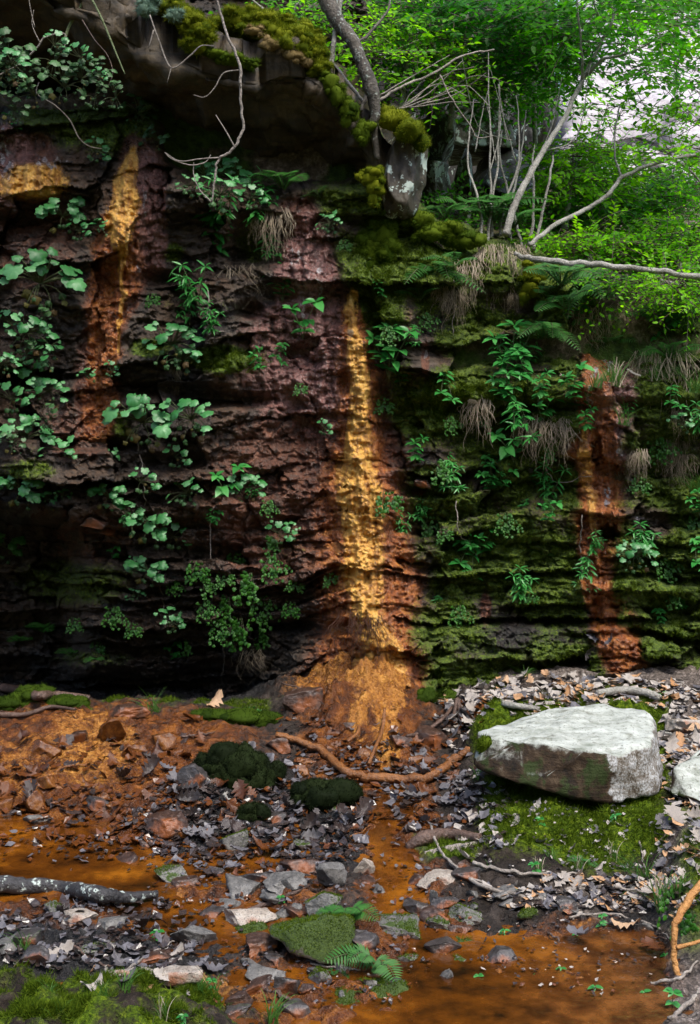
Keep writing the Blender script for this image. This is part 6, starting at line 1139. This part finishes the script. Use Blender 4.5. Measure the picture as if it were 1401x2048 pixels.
ADJ = {'pale': 'dry pale', 'grey': 'wet grey', 'dark': 'sodden dark', 'rust': 'rust stained', 'tan': 'tan brown'}
def fallen(u, v, size, kind, lab=None, surf='ground'):
    if surf == 'ground': p = Gp(u, v); n = Vector((r_.gauss(0, .35), r_.gauss(-.25, .35), 1)).normalized()
    else: p, n = Wp(u, v); n = (n + Vector((0, 0, .5))).normalized(); p = p - Vector((0, .02, 0))
    me = r_.choice(LEAFMESH[kind]); o = bpy.data.objects.new('fallen_leaf', me); COL.objects.link(o)
    k = size * (p.y - CY) / FPX
    if surf == 'ground' and p.z < .004: p.z = .006; n = Vector((r_.gauss(0, .1), r_.gauss(0, .1), 1)).normalized()
    q = n.to_track_quat('Z', 'Y'); o.rotation_euler = (q.to_matrix() @ Euler((0, 0, r_.uniform(0, 6.28))).to_matrix()).to_euler(); o.scale = (k * r_.uniform(.8, 1.1), k, k); o.location = p + n * .18 * k + Vector((0, 0, .003))
    tag(o, lab or label_for(ADJ[kind] + ' fallen leaf', u, v, ('curled up', 'lying flat')), 'leaf', 'fallen leaves')
for a in [(815, 750, 40, 'tan', 'tan fallen oak leaf caught beside a leafy herb right of the ochre streak', 'wall'), (1165, 1300, 34, 'grey', 'pale grey oak leaf stuck to the foot of the right rust streak', 'wall'), (945, 797, 24, 'pale', None, 'wall'), (1062, 938, 22, 'grey', None, 'wall'), (1130, 760, 26, 'pale', None, 'wall'), (1262, 752, 30, 'pale', None, 'wall'), (1180, 1275, 40, 'grey', None, 'wall'), (1225, 1282, 30, 'grey', None, 'wall'), (1290, 1380, 40, 'grey', None, 'ground'), (430, 1408, 44, 'tan', 'tan leaf lying on the moss strip at the wall foot'), (378, 1445, 56, 'rust', 'crumpled red brown leaf between the red slab and the mossy hump'), (1075, 1618, 30, 'pale', 'white leaf on the moss in front of the white boulder'), (1035, 1650, 26, 'pale', 'pale leaf on the moss bank left of the white one'), (1350, 1650, 70, 'pale', 'cluster topping pale leaf on the bank at the right edge'), (1255, 1868, 56, 'tan', 'tan leaf at the upper right of the pool'), (1165, 1912, 66, 'grey', 'blue grey leaf floating in the pool'), (1310, 1920, 60, 'rust', 'orange brown leaf at the pool margin by the orange root'), (915, 1718, 56, 'pale', 'large pale leaf at the foot of the bank by the rill'), (120, 1915, 60, 'pale', 'large pale leaf in the black mud near the lawn'), (345, 1915, 50, 'pale', 'pale leaf above the two pale block stones'), (530, 1725, 60, 'rust', 'orange dead leaf above the brown block'), (525, 1545, 66, 'grey', 'shiny grey leaf on the black mound'), (470, 1760, 40, 'grey')]: fallen(*a)
def many(n, cu, cv, ru, rv, kinds, size=(26, 52)):
    for _ in range(n):
        a = r_.uniform(0, 6.28); q = math.sqrt(r_.random()); u, v = cu + q * ru * math.cos(a), cv + q * rv * math.sin(a)
        if v < 2040 and not (950 < u < 1310 and 1420 < v < 1600): fallen(u, v, r_.uniform(*size), r_.choice(kinds))
many(52, 1120, 1385, 250, 28, ['pale', 'pale', 'grey', 'tan', 'pale'], (20, 38)); many(12, 1370, 1480, 45, 60, ['pale', 'grey', 'tan']); many(16, 925, 1440, 40, 60, ['grey', 'pale', 'rust'])
many(46, 520, 1640, 200, 80, ['dark', 'grey', 'grey', 'dark', 'rust']); many(26, 400, 1560, 120, 90, ['grey', 'dark', 'rust', 'rust']); many(26, 150, 1560, 170, 110, ['rust', 'rust', 'dark'])
many(20, 860, 1590, 90, 70, ['grey', 'grey', 'rust']); many(20, 1190, 1785, 180, 26, ['pale', 'tan', 'pale', 'grey'], (24, 44)); many(14, 200, 1880, 200, 60, ['grey', 'dark', 'grey']); many(10, 300, 1960, 160, 24, ['pale', 'grey', 'tan']); many(8, 1120, 1670, 150, 60, ['pale', 'grey'], (18, 30)); many(14, 1360, 1700, 50, 80, ['pale', 'tan', 'grey'], (26, 46)); many(10, 740, 1500, 130, 40, ['rust', 'grey', 'rust'])
# the small broken leaf mould and flakes nobody could count
m = MB()
def flakes(n, cu, cv, ru, rv, mats, size=(10, 30)):
    r = np.random.default_rng(int(cu + cv))
    for _ in range(n):
        a = r.uniform(0, 6.28); q = math.sqrt(r.random()); u, v = cu + q * ru * math.cos(a), cv + q * rv * math.sin(a)
        if v > 2046: continue
        d = (CZ - .02) / max(1, v - HOR) * FPX; x = (u - CX) / FPX * d; y = d + CY
        if y > .05: continue
        z = gz(x, y)
        d2 = (CZ - z) / max(1, v - HOR) * FPX; x = (u - CX) / FPX * d2; y = min(.1, d2 + CY); z = gz(x, y)
        k = r.uniform(*size) * (y - CY) / FPX; M = rotm(r.normal() * .3, r.normal() * .3, r.uniform(0, 6.28)); S_ = np.array([(-.5, -.2, 0), (-.2, .35, .1), (.2, .25, .0), (.55, .05, .12), (.15, -.3, .04), (-.2, -.36, .1)]) * r.uniform(.6, 1.2, (6, 3))
        m.add(S_ * k @ M.T + np.array([x, y, max(z, .004) + .006 + .2 * k * r.random()]), np.array([[0, 1, 2], [0, 2, 5], [2, 4, 5], [2, 3, 4]]), int(r.choice(mats)))
flakes(1500, 1150, 1385, 300, 45, [0, 0, 1, 4]); flakes(250, 1370, 1500, 60, 120, [0, 1, 4]); flakes(160, 930, 1440, 50, 70, [0, 1, 3]); flakes(1100, 500, 1650, 250, 110, [1, 2, 2, 2, 3]); flakes(430, 190, 1600, 230, 130, [3, 3, 2, 3]); flakes(260, 850, 1600, 110, 90, [1, 2, 3])
flakes(500, 180, 1880, 230, 80, [1, 2, 2]); flakes(420, 1190, 1790, 220, 40, [0, 1, 2, 4]); flakes(600, 620, 1800, 330, 120, [1, 2, 3, 3], (6, 18)); flakes(260, 620, 1960, 250, 80, [2, 3, 3, 1], (6, 16)); flakes(160, 1360, 1720, 60, 90, [0, 4, 1]); flakes(300, 1120, 1670, 190, 80, [0, 1, 2], (6, 14)); flakes(300, 1380, 1480, 60, 100, [0, 0, 1]); flakes(240, 960, 1620, 60, 110, [1, 0, 2]); flakes(420, 720, 1470, 170, 80, [3, 3, 2, 1], (6, 22)); flakes(200, 1150, 1930, 210, 95, [0, 2, 2, 3], (4, 14)); flakes(160, 200, 1715, 260, 45, [2, 2, 3, 1], (6, 22))
tag(m.build('leaf_litter', [DL['pale'], DL['grey'], DL['dark'], DL['rust'], DL['tan']], smooth=False), 'broken leaf mould and bark flakes strewn over the stream bed and the bank', 'leaf litter', kind='stuff')

# ------------------------------------------------------------------ labels that are still shared: tell them apart by their order in the photo
same = {}
for o in S.objects:
    if o.parent is None and o.get('category') and o.get('label'): same.setdefault(o['label'], []).append(o)
ORD = ['first', 'second', 'third', 'fourth', 'fifth', 'sixth', 'seventh', 'eighth']
for lab, l in same.items():
    if len(l) < 2 or len(l) > 8: continue
    q = [(px(*o.location), o) for o in l]; us = [a[0][0] for a in q]; vs = [a[0][1] for a in q]
    hor = max(us) - min(us) >= max(vs) - min(vs); q.sort(key=lambda a: a[0][0] if hor else a[0][1])
    for k, (_, o) in enumerate(q):
        t = lab + ', ' + (('the left one', 'the right one')[k] if len(l) == 2 and hor else ('the upper one', 'the lower one')[k] if len(l) == 2 else ORD[k] + (' from the left' if hor else ' from the top'))
        if len(t.split()) <= 16: o['label'] = t
